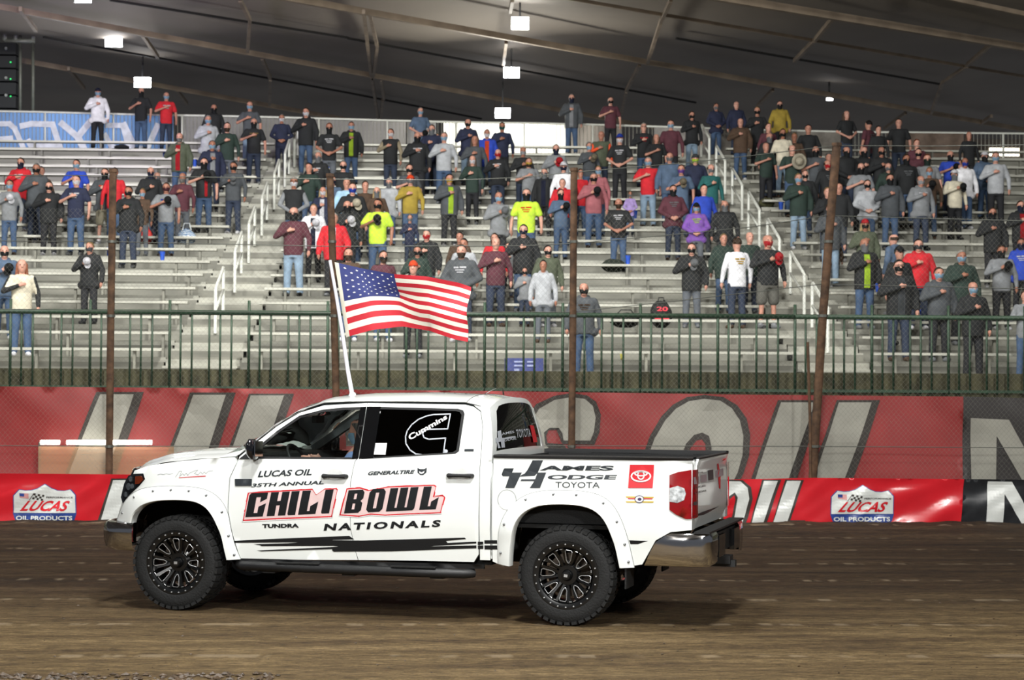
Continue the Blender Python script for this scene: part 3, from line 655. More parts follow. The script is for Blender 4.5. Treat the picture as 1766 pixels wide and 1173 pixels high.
# stickers on the tailgate
TG = lambda v, z: (tg(v, z)[0]+.004, v, z)
T_ = lambda P: [vz(1185+x/9.03, 780+y/9.03) for x, y in P]
PG = mat('faded_purple_vinyl', '9d8d93', .4)
polydecal('tailgate_decal', [T_([(95, 390), (185, 375), (185, 490), (95, 500)]), T_([(205, 360), (300, 345), (300, 455), (205, 470)]), T_([(440, 290), (560, 250), (560, 360), (440, 400)])], TG, PG, tgp, dvec=(-1, 0, 0))
polydecal('tailgate_decal', [T_([(325, 285), (405, 270), (405, 425), (325, 440)]), T_([(90, 775), (155, 765), (155, 820), (90, 828)])], TG, DECALG, tgp, dvec=(-1, 0, 0))
polydecal('tailgate_decal', [T_([(470, 160), (490, 160), (515, 380), (510, 570), (490, 560), (475, 380)]), T_([(530, 110), (570, 90), (570, 115), (530, 130)])], TG, DECALR, tgp, dvec=(-1, 0, 0))
for (x0, y0, x1, y1, h) in ((140, 335, 245, 320, 18), (110, 570, 280, 535, 28), (110, 650, 290, 610, 28)):
    textdecal('tailgate_lettering', 'LUCAS', T_([(x0, y0), (x1, y1), (x1, y1-h), (x0, y0-h)]), TG, DECALG, tgp, .02, dvec=(-1, 0, 0))
polydecal('tailgate_stripe', [T_([(80, 1005), (170, 960), (240, 930), (340, 895), (500, 840), (400, 900), (340, 935), (260, 975), (160, 995)])], TG, DECALB, tgp, dvec=(-1, 0, 0))
# ------------------------------------------------------------------ flag on a white pole
fl = empty('flag', TM @ Vector((1.40, -.3, 2.0)), 0, 'stars and stripes flag on a white pole standing on the truck roof', 'flag')
def fw(px, py, v=-.3): u, z = uz(px, py, v); return TM @ Vector((u, v, z))-fl.location
MB().tube([fw(608, 684), fw(600, 640), fw(590, 572), fw(579, 505), fw(569, 449)], [.022, .020, .018, .016, .016], 10).build('pole', mat('white_pole', 'E4E2EC', .3, coat=.5, var=.02), fl, True)
MB().lathe([(-.03, .03), (0, .04), (.03, .03), (.04, .022)], 14, 'z', tuple(fw(608, 684))).build('pole_base', PAINT, fl, True)
top = [(0, 577, 452), (.2, 624, 463), (.45, 680, 473), (.72, 742, 478), (.9, 787, 487), (1, 806, 494)]
bot = [(0, 597, 582), (.2, 645, 569), (.45, 693, 563), (.72, 742, 571), (.9, 790, 586), (1, 809, 590)]
def fpt(s, t, k=0):  # s along fly, t down
    a = [interp(s, [(q[0], q[i]) for q in top]) for i in (1, 2)]; c = [interp(s, [(q[0], q[i]) for q in bot]) for i in (1, 2)]
    bow = -14*sin(pi*min(1, s*1.6))*sin(pi*min(1, max(0, t-.25)/.75))*(1 if s < .5 else max(0, 1-(s-.5)*3))*2.2
    x = a[0]+(c[0]-a[0])*t; y = a[1]+(c[1]-a[1])*t+bow*.35
    w = .10*sin(s*7.5-2.2*t)*s**.5+.05*sin(s*15+t*5)*s+.03*sin(9*(s*.8+t))*s
    u, z = uz(x, y, -.3); w *= .8
    # fold the cloth in depth while keeping it hanging from the pole
    return TM @ Vector((u, -.3+w+k, z))-fl.location
NS, NT = 78, 52
FR = mat('flag_red', 'BE1E2E', .7, var=.05, bump=.15, bscale=300); FW_ = mat('flag_white', 'E8E4D6', .7, var=.03, bump=.15, bscale=300); FB = mat('flag_blue', '2B3470', .7, var=.06, bump=.15, bscale=300); FH = mat('flag_heading', 'D8D4C4', .8)
rows = [[fpt(i/NS, j/NT) for i in range(NS+1)] for j in range(NT+1)]
bm = bmesh.new(); vv = [[bm.verts.new(p) for p in r] for r in rows]
for j in range(NT):
    for i in range(NS):
        f = bm.faces.new([vv[j][i], vv[j+1][i], vv[j+1][i+1], vv[j][i+1]]); stp = j*13//NT
        f.material_index = 3 if i < 3 else (2 if (i < 35 and stp < 7) else stp % 2); f.smooth = True
clo = bm_obj('flag_cloth', bm, [FR, FW_, FB, FH], fl)
st = MB()
for r in range(9):
    for c in range(6 if r % 2 == 0 else 5):
        s0 = (3.2+(c*2+(1 if r % 2 == 0 else 2))*31.5/12)/NS; t0 = (r+1)/10*7/13
        for k in (-.004, .004):
            pts = []
            for q in range(10):
                R = .0165 if q % 2 == 0 else .0072; a = pi/2+q*pi/5; pts.append(fpt(max(.03, s0+R*cos(a)*.62), t0-R*sin(a), k))
            st.add([fpt(s0, t0, k)]+pts, [(0, 1+i, 1+(i+1) % 10) for i in range(10)])
st.build('stars', mat('star_white', 'F0F0EC', .6, var=.02), clo, fix=False)
# ------------------------------------------------------------------ floor, barrier, banners
from mathutils import noise
def dirt_mat():
    m = bpy.data.materials.new('track_dirt'); m.use_nodes = True; nt = m.node_tree; b = nt.nodes['Principled BSDF']; L = nt.links.new
    b.inputs['Roughness'].default_value = .85; b.inputs['Specular IOR Level'].default_value = .25
    tc = nt.nodes.new('ShaderNodeTexCoord')
    def ns(sc, scale, det=6):
        mp = nt.nodes.new('ShaderNodeMapping'); mp.inputs['Scale'].default_value = sc; L(tc.outputs['Object'], mp.inputs[0])
        n = nt.nodes.new('ShaderNodeTexNoise'); n.inputs['Scale'].default_value = scale; n.inputs['Detail'].default_value = det; n.inputs['Roughness'].default_value = .6
        L(mp.outputs[0], n.inputs['Vector']); return n.outputs[0]
    def ramp(s, pts):
        r = nt.nodes.new('ShaderNodeValToRGB'); e = r.color_ramp.elements
        e[0].position, e[0].color = pts[0][0], lin(pts[0][1]); e[1].position, e[1].color = pts[-1][0], lin(pts[-1][1])
        for p, c in pts[1:-1]: q = e.new(p); q.color = lin(c)
        L(s, r.inputs[0]); return r.outputs[0]
    def mix(a, b_, f, mode='MIX'):
        x = nt.nodes.new('ShaderNodeMix'); x.data_type = 'RGBA'; x.blend_type = mode
        if isinstance(f, float): x.inputs[0].default_value = f
        else: L(f, x.inputs[0])
        L(a, x.inputs[6]); L(b_, x.inputs[7]); return x.outputs[2]
    dry = ramp(ns((.35, 2.2, 1), 1.3), [(.32, '5E4B33'), (.5, '806B49'), (.66, '9C8560')])
    wet = ramp(ns((.3, 2.5, 1), 1.1), [(.3, '32261A'), (.5, '4A3824'), (.7, '63503A')])
    sx = nt.nodes.new('ShaderNodeSeparateXYZ'); L(tc.outputs['Object'], sx.inputs[0])
    mr = nt.nodes.new('ShaderNodeMapRange'); mr.inputs[1].default_value = 15.5; mr.inputs[2].default_value = 19.5; L(sx.outputs[1], mr.inputs[0])
    ad = nt.nodes.new('ShaderNodeMath'); ad.operation = 'MULTIPLY_ADD'; ad.use_clamp = True; L(ns((.2, 1.2, 1), .8), ad.inputs[0]); ad.inputs[1].default_value = .9; ad.inputs[2].default_value = -.45
    a2 = nt.nodes.new('ShaderNodeMath'); a2.operation = 'ADD'; a2.use_clamp = True; L(ad.outputs[0], a2.inputs[0]); L(mr.outputs[0], a2.inputs[1])
    c = mix(dry, wet, a2.outputs[0])
    fine = ramp(ns((.7, 2.2, 1), 9), [(.32, '7c7870'), (.5, 'cfcdc8'), (.68, 'ffffff')]); c = mix(c, fine, .9, 'MULTIPLY'); f2 = ramp(ns((1, 1.6, 1), 38), [(.35, '8c8880'), (.65, 'ffffff')]); c = mix(c, f2, .7, 'MULTIPLY')
    # pale dashed cleat lines left along the track
    w = nt.nodes.new('ShaderNodeTexWave'); w.wave_type = 'BANDS'; w.bands_direction = 'Y'; w.inputs['Scale'].default_value = .165; w.inputs['Distortion'].default_value = 1.2; w.inputs['Detail'].default_value = 2; w.inputs['Detail Scale'].default_value = .2
    L(tc.outputs['Object'], w.inputs[0])
    w2 = nt.nodes.new('ShaderNodeTexNoise'); w2.inputs['Scale'].default_value = 1.0; mp = nt.nodes.new('ShaderNodeMapping'); mp.inputs['Scale'].default_value = (4.5, 1.0, 1); L(tc.outputs['Object'], mp.inputs[0]); L(mp.outputs[0], w2.inputs['Vector'])
    r1 = ramp(w.outputs[1], [(.975, '000000'), (.995, 'ffffff')]); r2 = ramp(w2.outputs[0], [(.50, '000000'), (.60, 'ffffff')])
    mm = nt.nodes.new('ShaderNodeMath'); mm.operation = 'MULTIPLY'; L(r1, mm.inputs[0]); L(r2, mm.inputs[1])
    m3 = nt.nodes.new('ShaderNodeMath'); m3.operation = 'MULTIPLY'; L(mm.outputs[0], m3.inputs[0]); m3.inputs[1].default_value = .35
    pale = nt.nodes.new('ShaderNodeRGB'); pale.outputs[0].default_value = lin('A09078'); c = mix(c, pale.outputs[0], m3.outputs[0])
    L(c, b.inputs['Base Color'])
    bp = nt.nodes.new('ShaderNodeBump'); bp.inputs['Strength'].default_value = .8; bp.inputs['Distance'].default_value = .06; L(ns((.8, 2.2, 1), 9, 9), bp.inputs['Height']); L(bp.outputs[0], b.inputs['Normal'])
    return m
DIRT = dirt_mat()
def gz(x, y):
    h = .012*noise.noise((x*.7, y*3, 0))+.008*noise.noise((x*3, y*9, 3))
    if y > 25: h += .10*max(0, min(1, (y-25)/3))**2*(.6+.5*noise.noise((x*.8, 3, 9)))+.02*noise.noise((x*6, y*6, 0))*min(1, y-25)
    k = min(1, max(0, abs((Vector((x, y, 0))-tl-Vector((1.5, -.8, 0))).length)-0)/6)
    return h*(.25+.75*k)
rows = []
y = 6.0
while y < 28.25:
    rows.append([(x*.13-24, y, gz(x*.13-24, y)) for x in range(370)]); y += .11
MB().grid(rows).build('floor', DIRT, None, True); tag(bpy.data.objects['floor'], kind='structure')
# moist clods along the bottom of the frame
b = MB()
rnd = random.Random(3)
for k in range(420):
    if k < 260: px = rnd.choice([rnd.uniform(0, 150), rnd.uniform(230, 470), rnd.uniform(0, 480)]); py = rnd.uniform(1163, 1178)
    else: px = rnd.uniform(0, 1766); py = rnd.uniform(1000, 1172)
    p = at_z(px, py, 0); r = rnd.uniform(.008, .028) if k < 260 else rnd.uniform(.004, .012)
    vs = []
    for (a, e) in ((0, -1), (0, 0), (1, 0), (2, 0), (3, 0), (4, 0), (0, 1)):
        q = rnd.uniform(.7, 1.25)*r
        vs.append((p.x+(cos(a*2*pi/5)*q if e == 0 else 0)*1.3, p.y+(sin(a*2*pi/5)*q if e == 0 else 0), gz(p.x, p.y)+r*.3+e*q*.7))
    b.add(vs, [(0, 2, 1), (0, 3, 2), (0, 4, 3), (0, 5, 4), (0, 1, 5), (6, 1, 2), (6, 2, 3), (6, 3, 4), (6, 4, 5), (6, 5, 1)])
tag(b.build('dirt_clods', mat('moist_clod', '4A3A28', .45, var=.3, bump=.4), None, True), 'small moist dirt clods scattered along the near edge of the track', 'dirt clods', kind='stuff')
MB().box((-24, 28.08, -.1), (26, 28.28, .68)).build('wall_track', mat('barrier_concrete', '6C6860', .85, var=.2, bump=.2)); tag(bpy.data.objects['wall_track'], kind='structure')
# --- upper banner, behind the chain link
YB = 28.9
VRED = mat('dull_red_vinyl', '912C2B', .55, var=.08, scale=1.5); VBLK = mat('dull_black_vinyl', '34302F', .5, var=.1, scale=1.5); VGREY = mat('grey_print', '9B998E', .6, var=.06, scale=3); VDK = mat('dark_print', '352F2A', .6, var=.1)
def xz(px, py, Y=YB): p = at_y(px, py, Y); return (p.x, p.z)
def Bf(k):
    def f(x, z): return (x, YB-k+.035*sin(x*2.1+z*2.5)+.02*noise.noise((x*1.2, z*2, 1))+.015*sin(x*7+z*9)*max(0, z-1.2), z)
    return f
tops = [(-60, 666), (300, 669), (700, 673), (883, 675), (1300, 681), (1661, 684)]
X = lambda P: [xz(*p) for p in P]
rbn = panel('sponsor_banner', X(tops)+X([(1661, 850), (-60, 850)]), Bf(0), VRED, None, step=.16, depth=.004)
tag(rbn, 'long dull red banner with grey letters hung behind the chain link', 'banner')
bbn = panel('sponsor_banner', X([(1661, 684), (1900, 690), (1900, 850), (1661, 850)]), Bf(.004), VBLK, None, step=.16, depth=.004)
tag(bbn, 'dull black banner with a grey letter at the right edge behind chain link', 'banner')
def bl(P, par=rbn, dark=None, holes=(), nm='banner_letter'):
    if dark: polydecal(nm+'_outline', [X(dark)], Bf(.018), VDK, par, sub=.14)
    polydecal(nm, [X(P)], Bf(.034), VGREY, par, holes=[X(h) for h in holes], sub=.14)
bl([(173, 680), (231, 680), (180, 832), (113, 832)], dark=[(166, 676), (248, 676), (196, 832), (107, 832)])
bl([(334, 681), (390, 681), (341, 832), (276, 832)], dark=[(328, 677), (407, 677), (357, 832), (270, 832)])
bl([(433, 682), (490, 682), (440, 832), (380, 832)], dark=[(430, 679), (507, 679), (455, 832), (372, 832)])
bl([(520, 840), (545, 740), (580, 692), (612, 684), (640, 688), (655, 720), (640, 760), (600, 760), (605, 730), (585, 740), (570, 840)], dark=[(512, 840), (535, 735), (572, 688), (608, 678), (645, 683), (668, 718), (652, 768), (592, 768), (596, 740), (590, 750), (580, 840)])
bl([(760, 840), (800, 695), (850, 690), (880, 840), (840, 840), (830, 800), (810, 800), (800, 840)], dark=[(752, 840), (795, 689), (858, 686), (892, 840)])
sd = [(905, 840), (900, 760), (906, 722), (925, 697), (955, 683), (985, 678), (1012, 682), (1028, 693), (1036, 715), (1034, 745), (1025, 767), (968, 766), (944, 764), (942, 752), (946, 742), (960, 741), (968, 762), (990, 790), (1000, 840)]
sw_ = [(913, 840), (908, 765), (915, 728), (930, 705), (956, 690), (985, 685), (1008, 688), (1022, 700), (1027, 720), (1024, 745), (1018, 760), (972, 760), (970, 748), (964, 738), (948, 738), (938, 746), (940, 766), (960, 790), (985, 840)]
bl(sw_, dark=sd)
oo = [(1104, 840), (1107, 790), (1120, 752), (1140, 718), (1160, 698), (1185, 685), (1215, 681), (1248, 685), (1272, 699), (1288, 722), (1294, 750), (1292, 785), (1282, 815), (1270, 840)]
oi = [(1112, 840), (1116, 790), (1128, 756), (1147, 724), (1165, 705), (1188, 692), (1214, 688), (1242, 691), (1262, 704), (1276, 725), (1282, 752), (1280, 785), (1271, 815), (1258, 840)]
bl(oi, dark=oo)
polydecal('banner_letter_outline', [X([(1160, 840), (1172, 790), (1182, 765), (1196, 750), (1210, 746), (1222, 752), (1226, 772), (1224, 800), (1214, 840)])], Bf(.044), VDK, rbn, sub=.14)
polydecal('banner_letter_counter', [X([(1172, 840), (1182, 795), (1190, 772), (1200, 760), (1209, 758), (1215, 766), (1216, 790), (1206, 840)])], Bf(.054), VRED, rbn, sub=.14)
bl([(1346, 694), (1404, 694), (1358, 832), (1300, 832)], dark=[(1341, 690), (1417, 690), (1373, 832), (1293, 832)])
bl([(1445, 694), (1503, 694), (1454, 832), (1402, 832)], dark=[(1442, 690), (1518, 690), (1469, 832), (1395, 832)])
polydecal('banner_letter', [X([(1673, 721), (1738, 724), (1772, 785), (1772, 724), (1812, 725), (1812, 832), (1765, 832), (1718, 752), (1718, 832), (1675, 832)])], Bf(.034), VGREY, bbn, sub=.14)
# --- lower glossy banner on the barrier
YL = 28.02
LRED = mat('glossy_red_vinyl', 'D2232E', .22, var=.05, scale=2, coat=.3); LBLK = mat('glossy_black_vinyl', '26282B', .25, coat=.3); LWH = mat('glossy_white_vinyl', 'DDE0DC', .25, coat=.3, var=.03); LBL = mat('glossy_blue_vinyl', '2C4690', .3)
Xl = lambda P: [xz(p[0], p[1], YL) for p in P]
def Lf(k):
    def f(x, z):
        w = .05*noise.noise((x*1.3-z*1.6, z*2.2, 5))+.022*noise.noise((x*3.5-z*5, z*3, 2))
        t = min(1, max(0, (.74-z)/.1)); return (x, YL-.03-k-w*t-(.03*(1-t)), z)
    return f
lt = [(-60, 816), (100, 817), (300, 819), (700, 820), (1248, 827), (1400, 824), (1661, 826)]
lrb = panel('barrier_banner', Xl(lt)+Xl([(1655, 925), (-60, 925)]), Lf(0), LRED, None, step=.06, depth=.02)
tag(lrb, 'glossy red banner strip wrapped on the low barrier at the dirt edge', 'banner')
lbb = panel('barrier_banner', Xl([(1661, 826), (1900, 829), (1900, 925), (1655, 925)]), Lf(.003), LBLK, None, step=.06, depth=.02)
tag(lbb, 'glossy black banner strip with white letter at the right end of the barrier', 'banner')
def ld(nm, P, m, k=.008, par=lrb, holes=()): return polydecal(nm, [Xl(q) for q in P], Lf(k), m, par, holes=[Xl(h) for h in holes], sub=.045)
ld('banner_letter_outline', [[(193, 825), (240, 825), (205, 930), (158, 930)]], VDK); ld('banner_letter', [[(196, 828), (240, 828), (206, 930), (164, 930)]], LWH, .013)
ld('banner_letter_outline', [[(1236, 826), (1280, 828), (1294, 840), (1297, 860), (1290, 890), (1276, 925), (1200, 925)]], VDK)
ld('banner_letter', [[(1236, 829), (1276, 830), (1288, 841), (1291, 860), (1284, 888), (1270, 925), (1200, 925)]], LWH, .013)
ld('banner_letter_outline', [[(1240, 925), (1244, 880), (1256, 856), (1266, 849), (1271, 858), (1266, 890), (1256, 925)]], VDK, .018); ld('banner_letter_counter', [[(1244, 925), (1248, 882), (1258, 860), (1265, 854), (1267, 862), (1262, 888), (1252, 925)]], LRED, .023)
ld('banner_letter_outline', [[(1313, 827), (1346, 827), (1320, 905), (1292, 905)]], VDK); ld('banner_letter', [[(1316, 829), (1340, 829), (1314, 905), (1294, 905)]], LWH, .013)
ld('banner_letter_outline', [[(1353, 827), (1385, 828), (1362, 897), (1388, 897), (1386, 905), (1330, 905)]], VDK); ld('banner_letter', [[(1356, 829), (1380, 829), (1357, 899), (1386, 900), (1384, 905), (1331, 905)]], LWH, .013)
ld('banner_letter', [[(1702, 830), (1744, 831), (1770, 878), (1775, 832), (1810, 832), (1810, 915), (1768, 915), (1731, 852), (1728, 915), (1699, 915)]], LWH, .01, lbb)
def shield(x0, y0, s):
    f = lambda P: [(x0+x*s/8.83, y0+y*s/8.83) for x, y in P]
    out = [(280, 320), (370, 225), (470, 240), (560, 235), (650, 210), (765, 140), (870, 205), (960, 240), (1060, 245), (1160, 225), (1240, 310), (1245, 600), (1215, 690), (1130, 770), (760, 800), (400, 760), (310, 700), (272, 600)]
    c = (760, 480); inn = [(x+(c[0]-x)*.028, y+(c[1]-y)*.035) for x, y in out]
    o = ld('oil_shield', [f(out)], LBL, .012); ld('shield_face', [f([p for p in inn if p[1] < 585]+[(1232, 585), (285, 585)])], LWH, .020, o)
    q = lambda P: Xl(f(P))
    textdecal('shield_lettering', 'LUCAS', q([(375, 558), (1080, 558), (1165, 400), (510, 400)]), Lf(.027), LRED, o, .03, sub=.05)
    textdecal('shield_lettering', 'OIL PRODUCTS', q([(320, 698), (1185, 698), (1185, 630), (320, 630)]), Lf(.027), LWH, o, .03, sub=.05)
    textdecal('shield_lettering', 'PERFORMANCE', q([(785, 362), (1195, 365), (1195, 340), (785, 336)]), Lf(.027), VDK, o, .02, sub=.05)
    ld('small_flag', [f([(380, 285), (520, 290), (520, 370), (385, 350)])], mat('faded_red_vinyl', 'D89A98', .4), .027, o); ld('small_flag_field', [f([(382, 286), (455, 289), (455, 335), (385, 330)])], LBL, .032, o)
    ch = []
    for i in range(5):
        for j in range(3):
            if (i+j) % 2 == 0: a, b_ = 600+i*32-j*10, 285+i*6+j*30; ch.append(f([(a, b_), (a+32, b_+6), (a+22, b_+36), (a-10, b_+30)]))
    ch.append(f([(598, 285), (606, 288), (530, 395), (522, 392)])); ld('checkered_flag', ch, VDK, .027, o)
shield(1400, 820, 1.0); shield(-8, 818, 1.0)
# ------------------------------------------------------------------ catch fence
YF = 28.4
posts = [([(195, 295), (191, 560), (188, 822)], .055, 'rusty steel catch fence post at the far left, beside the white glowing bars', None),
         ([(569, 303), (574, 450), (580, 700), (584, 822)], .055, 'rusty steel catch fence post rising behind the flag pole', None),
         ([(990, 293), (988, 560), (985, 822)], .055, 'rusty steel catch fence post behind the truck tail, in front of bearded man', None),
         ([(1443, 250), (1432, 380), (1418, 560), (1399, 826)], .068, 'leaning brown catch fence post at the right, tallest of the fence posts', None)]
for P, r, lb, _ in posts:
    pp = [at_y(x, y, YF) for x, y in P]; pp[-1].z = .3
    o = empty('fence_post', pp[-1], 0, lb, 'fence post', 'rusty catch fence posts')
    q = MB().tube([p-pp[-1] for p in pp], r, 10).build('pole', RUST, o, True)
    MB().tube([(p-pp[-1]) for p in (pp[0]-Vector((0, 0, .02)), pp[0]+Vector((0, 0, .03)))], r*1.15, 10).build('cap', RUST, o)
    for (px, py) in ((0, 417), (0, 545), (0, 770)):
        t = at_y(P[1][0], py, YF).z; k = [p for p in pp]; 
        for a, c in zip(pp, pp[1:]):
            if c.z <= t <= a.z: m_ = a+(c-a)*((a.z-t)/(a.z-c.z)); MB().tube([m_-pp[-1]-Vector((0, 0, .02)), m_-pp[-1]+Vector((0, 0, .02))], r*1.2, 10).build('clamp', GALV, o); break
br = [at_y(1393, 590, YF-.2), at_y(1397, 724, YF-.2), at_y(1398, 824, YF-.2)]; br[-1].z = .6
tag(MB().tube(br, .022, 6).build('brace_rod', RUST, None, True), 'thin rusty rod beside the leaning fence post', 'rod')
top_line = [(-80, 302), (195, 303), (569, 309), (780, 311), (900, 306), (990, 297), (1180, 281), (1300, 268), (1400, 256), (1443, 251), (1600, 252), (1850, 249)]
cables = [(top_line, 'topmost of the catch fence cables, rising to the leaning post'),
 ([(-80, 415), (195, 417), (569, 425), (900, 424), (990, 420), (1180, 403), (1300, 391), (1425, 372), (1766, 381), (1850, 383)], 'second catch fence cable from the top, across mid stands'),
 ([(-80, 532), (195, 536), (569, 540), (988, 538), (1160, 520), (1418, 490), (1850, 500)], 'third catch fence cable from the top, by the green rail'),
 ([(-80, 768), (188, 770), (580, 769), (988, 769), (1405, 770), (1850, 773)], 'lowest catch fence cable, running across the red banner')]
for P, lb in cables:
    o = MB().tube([at_y(x, y, YF-.02) for x, y in P], .0065, 5).build('fence_cable', GALV, None, True); tag(o, lb, 'cable', 'catch fence cables')
b = MB(); W_ = .075; x0, x1 = -11.5, 13
tz = [(at_y(x, y, YF).x, at_y(x, y, YF).z) for x, y in top_line]
def ztop(x):
    for (a, c), (d, e) in zip(tz, tz[1:]):
        if x <= d: return c+(e-c)*(x-a)/(d-a)
    return tz[-1][1]
n = int((x1-x0+5)/W_)
for k in range(n):
    for s in (1, -1):
        xs = x0-5+k*W_ if s > 0 else x0+k*W_
        a = Vector((xs, YF+.02*s*0, .66)); L_ = 4.1
        ex = xs+s*L_*.9; ez = .66+L_
        ex = max(x0, min(x1, ex)); zt = min(.66+abs(ex-xs)/.9, ztop(max(x0, min(x1, ex))))
        if xs < x0:
            a = Vector((x0, YF, .66+(x0-xs)/.9))
        if zt <= a.z: continue
        e = Vector((xs+s*(zt-.66)*.9, YF+.004*s, zt))
        d = (e-a).normalized(); nn = Vector((-d.z, 0, d.x))*.0009
        b.add([a-nn, a+nn, e+nn, e-nn], [(0, 1, 2, 3)])
tag(b.build('chain_link_mesh', mat('mesh_wire', '77766C', .6, .3), None), 'galvanised chain link netting stretched between the rusty posts', 'chain link fence')
# far-left bright streaks built as glowing bars; their orange glow tints the sheet
sh = empty('glow_bars', at_y(66, 820, 28.65), 0, 'white glowing bars over a sheet tinted with orange glow, left of the banner', 'light')
l0 = sh.location
for (xa, xb) in ((70, 103), (115, 262)):
    MB().tube([at_y(xa, 763, 28.62)-l0, at_y(xb, 763, 28.62)-l0], .034, 8).build('glow_bar', mat('glow_bar_white', 'FFFCF0', .5, emit=7, var=0), sh, True)
def haze():
    m = bpy.data.materials.new('glow_tinted_sheet'); m.use_nodes = True; nt = m.node_tree; [nt.nodes.remove(q) for q in list(nt.nodes)]
    o = nt.nodes.new('ShaderNodeOutputMaterial'); t = nt.nodes.new('ShaderNodeBsdfTransparent'); d = nt.nodes.new('ShaderNodeBsdfDiffuse'); x = nt.nodes.new('ShaderNodeMixShader')
    nz = nt.nodes.new('ShaderNodeTexNoise'); nz.inputs['Scale'].default_value = 3; mr = nt.nodes.new('ShaderNodeMapRange'); mr.inputs[3].default_value = .35; mr.inputs[4].default_value = .5; nt.links.new(nz.outputs[0], mr.inputs[0]); nt.links.new(mr.outputs[0], x.inputs[0])
    d.inputs[0].default_value = lin('E0B48C'); nt.links.new(t.outputs[0], x.inputs[1]); nt.links.new(d.outputs[0], x.inputs[2]); nt.links.new(x.outputs[0], o.inputs[0]); return m  # orange glow put into the sheet's diffuse colour
MB().tube([at_y(68, 763, 28.68)-l0, at_y(68, 860, 28.68)-l0-Vector((0, 0, .6))], .02, 6).tube([at_y(298, 763, 28.68)-l0, at_y(298, 860, 28.68)-l0-Vector((0, 0, .6))], .02, 6).build('stand_leg', GALV, sh)
MB().add([at_y(x, y, 28.66)-l0 for x, y in ((66, 770), (300, 770), (300, 824), (66, 824))], [(0, 1, 2, 3)]).build('glow_tinted_sheet', haze(), sh)
# ------------------------------------------------------------------ kerb, green fence
MB().box((-22, 32.06, 1.0), (24, 34.7, 2.27)).build('trim_concourse', mat('concourse_concrete', '77746A', .85, var=.2)); tag(bpy.data.objects['trim_concourse'], kind='structure')
b = MB().box((-22, 31.9, 1.2), (24, 32.06, 2.36)); x = -20
k0 = at_y(1103, 600, 31.9).x
per = .67
for i in range(-32, 22):
    xx = k0+i*per; b.box((xx+.03, 31.87, 1.2), (xx+.15, 31.9, 2.34)); b.box((xx+.22, 31.87, 1.2), (xx+.34, 31.9, 2.34))
b.build('trim_kerb', CONC); tag(bpy.data.objects['trim_kerb'], kind='structure')
zr = at_y(883, 543, 31.8).z
for nm, i0, i1 in (('left stretch of the green picket fence below the stands, beside the first post', -26, -12), ('middle stretch of the green picket fence, behind the flag and truck roof', -12, 4), ('right stretch of the green picket fence, behind the leaning post', 4, 19)):
    xa, xb = k0+i0*per, k0+i1*per
    g = empty('picket_fence', (xa, 31.78, 2.0), 0, nm, 'fence', 'green picket fence stretches')
    MB().tube([(0, 0, zr-2.0), (xb-xa, 0, zr-2.0)], .042, 8).build('top_rail', GREENP, g, True)
    MB().box((0, -.02, .02), (xb-xa, .02, .07)).build('bottom_rail', GREENP, g)
    for i in range(i0, i1):
        for j, dx in enumerate((0, .185, .375)):
            tall = (i % 2 == 0 and j == 0); r = .026 if tall else .019; xx = k0+i*per+dx-xa
            MB().tube([(xx, 0, 0), (xx, 0, zr-2.0+(.21 if tall else 0))], r, 6).build('picket', GREENP, g, True)
# ------------------------------------------------------------------ bleachers
Y0, Z0, RUN, RISE, NR = 34.6, 2.28, .935, .34, 19
def ax1(y): return -4.26+.039*(y-37)
def ax2(y): return 7.75-.01*(y-37)
secs = (('left section of aluminium bleachers, left of the left aisle', lambda y: -17, lambda y: ax1(y)-.72),
        ('wide middle section of aluminium bleachers between the two aisles', lambda y: ax1(y)+.72, lambda y: ax2(y)-.72),
        ('right section of aluminium bleachers, right of the right aisle', lambda y: ax2(y)+.72, lambda y: 22))
for lb, fa, fb in secs:
    s_ = empty('bleacher_section', (0, 0, 0), 0, lb, 'bleachers', 'bleacher sections')
    for i in range(NR):
        y, z = Y0+RUN*i, Z0+RISE*i; xa, xb = fa(y), fb(y)
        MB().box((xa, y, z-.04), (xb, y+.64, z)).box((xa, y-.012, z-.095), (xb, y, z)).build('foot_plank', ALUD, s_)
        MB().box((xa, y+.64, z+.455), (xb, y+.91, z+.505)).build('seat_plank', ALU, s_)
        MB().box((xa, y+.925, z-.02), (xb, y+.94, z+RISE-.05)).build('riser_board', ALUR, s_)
        b = MB(); xx = xa+.4+(i % 2)*.4
        while xx < xb-.1: b.box((xx, y+.70, z), (xx+.05, y+.80, z+.455)); xx += 1.83
        tag(b.build('bracket', ALUR, s_), kind='stuff')
for lb, f in (('left stepped aisle climbing between bleacher sections', ax1), ('right stepped aisle climbing between bleacher sections', ax2)):
    s_ = empty('stair_aisle', (0, 0, 0), 0, lb, 'stairs', 'bleacher aisles')
    for i in range(NR*2):
        y, z = Y0+RUN/2*i, Z0+RISE/2*i; x = f(y)
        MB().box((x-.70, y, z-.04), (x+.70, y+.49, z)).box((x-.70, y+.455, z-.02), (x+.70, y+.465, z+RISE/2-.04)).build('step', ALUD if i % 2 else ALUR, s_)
def rail(f, y, w, lb, g):
    z = Z0+(y-Y0)/RUN*RISE; x = f(y); o = empty('handrail', (x, y, z), 0, lb, 'handrail', g); n = w/RUN*RISE
    MB().tube([(0, 0, 0), (0, 0, .86), (0, .06, .90), (0, w-.06, .90+n), (0, w, .86+n), (0, w, n)], .034, 8).build('rail_loop', STEELW, o, True)
    MB().tube([(0, 0, .45), (0, w, .45+n)], .028, 8).build('mid_rail', STEELW, o, True)
rows_w = ['lowest', 'second lowest', 'third from the bottom', 'fourth from the bottom', 'fifth from the bottom', 'sixth from the bottom', 'topmost']
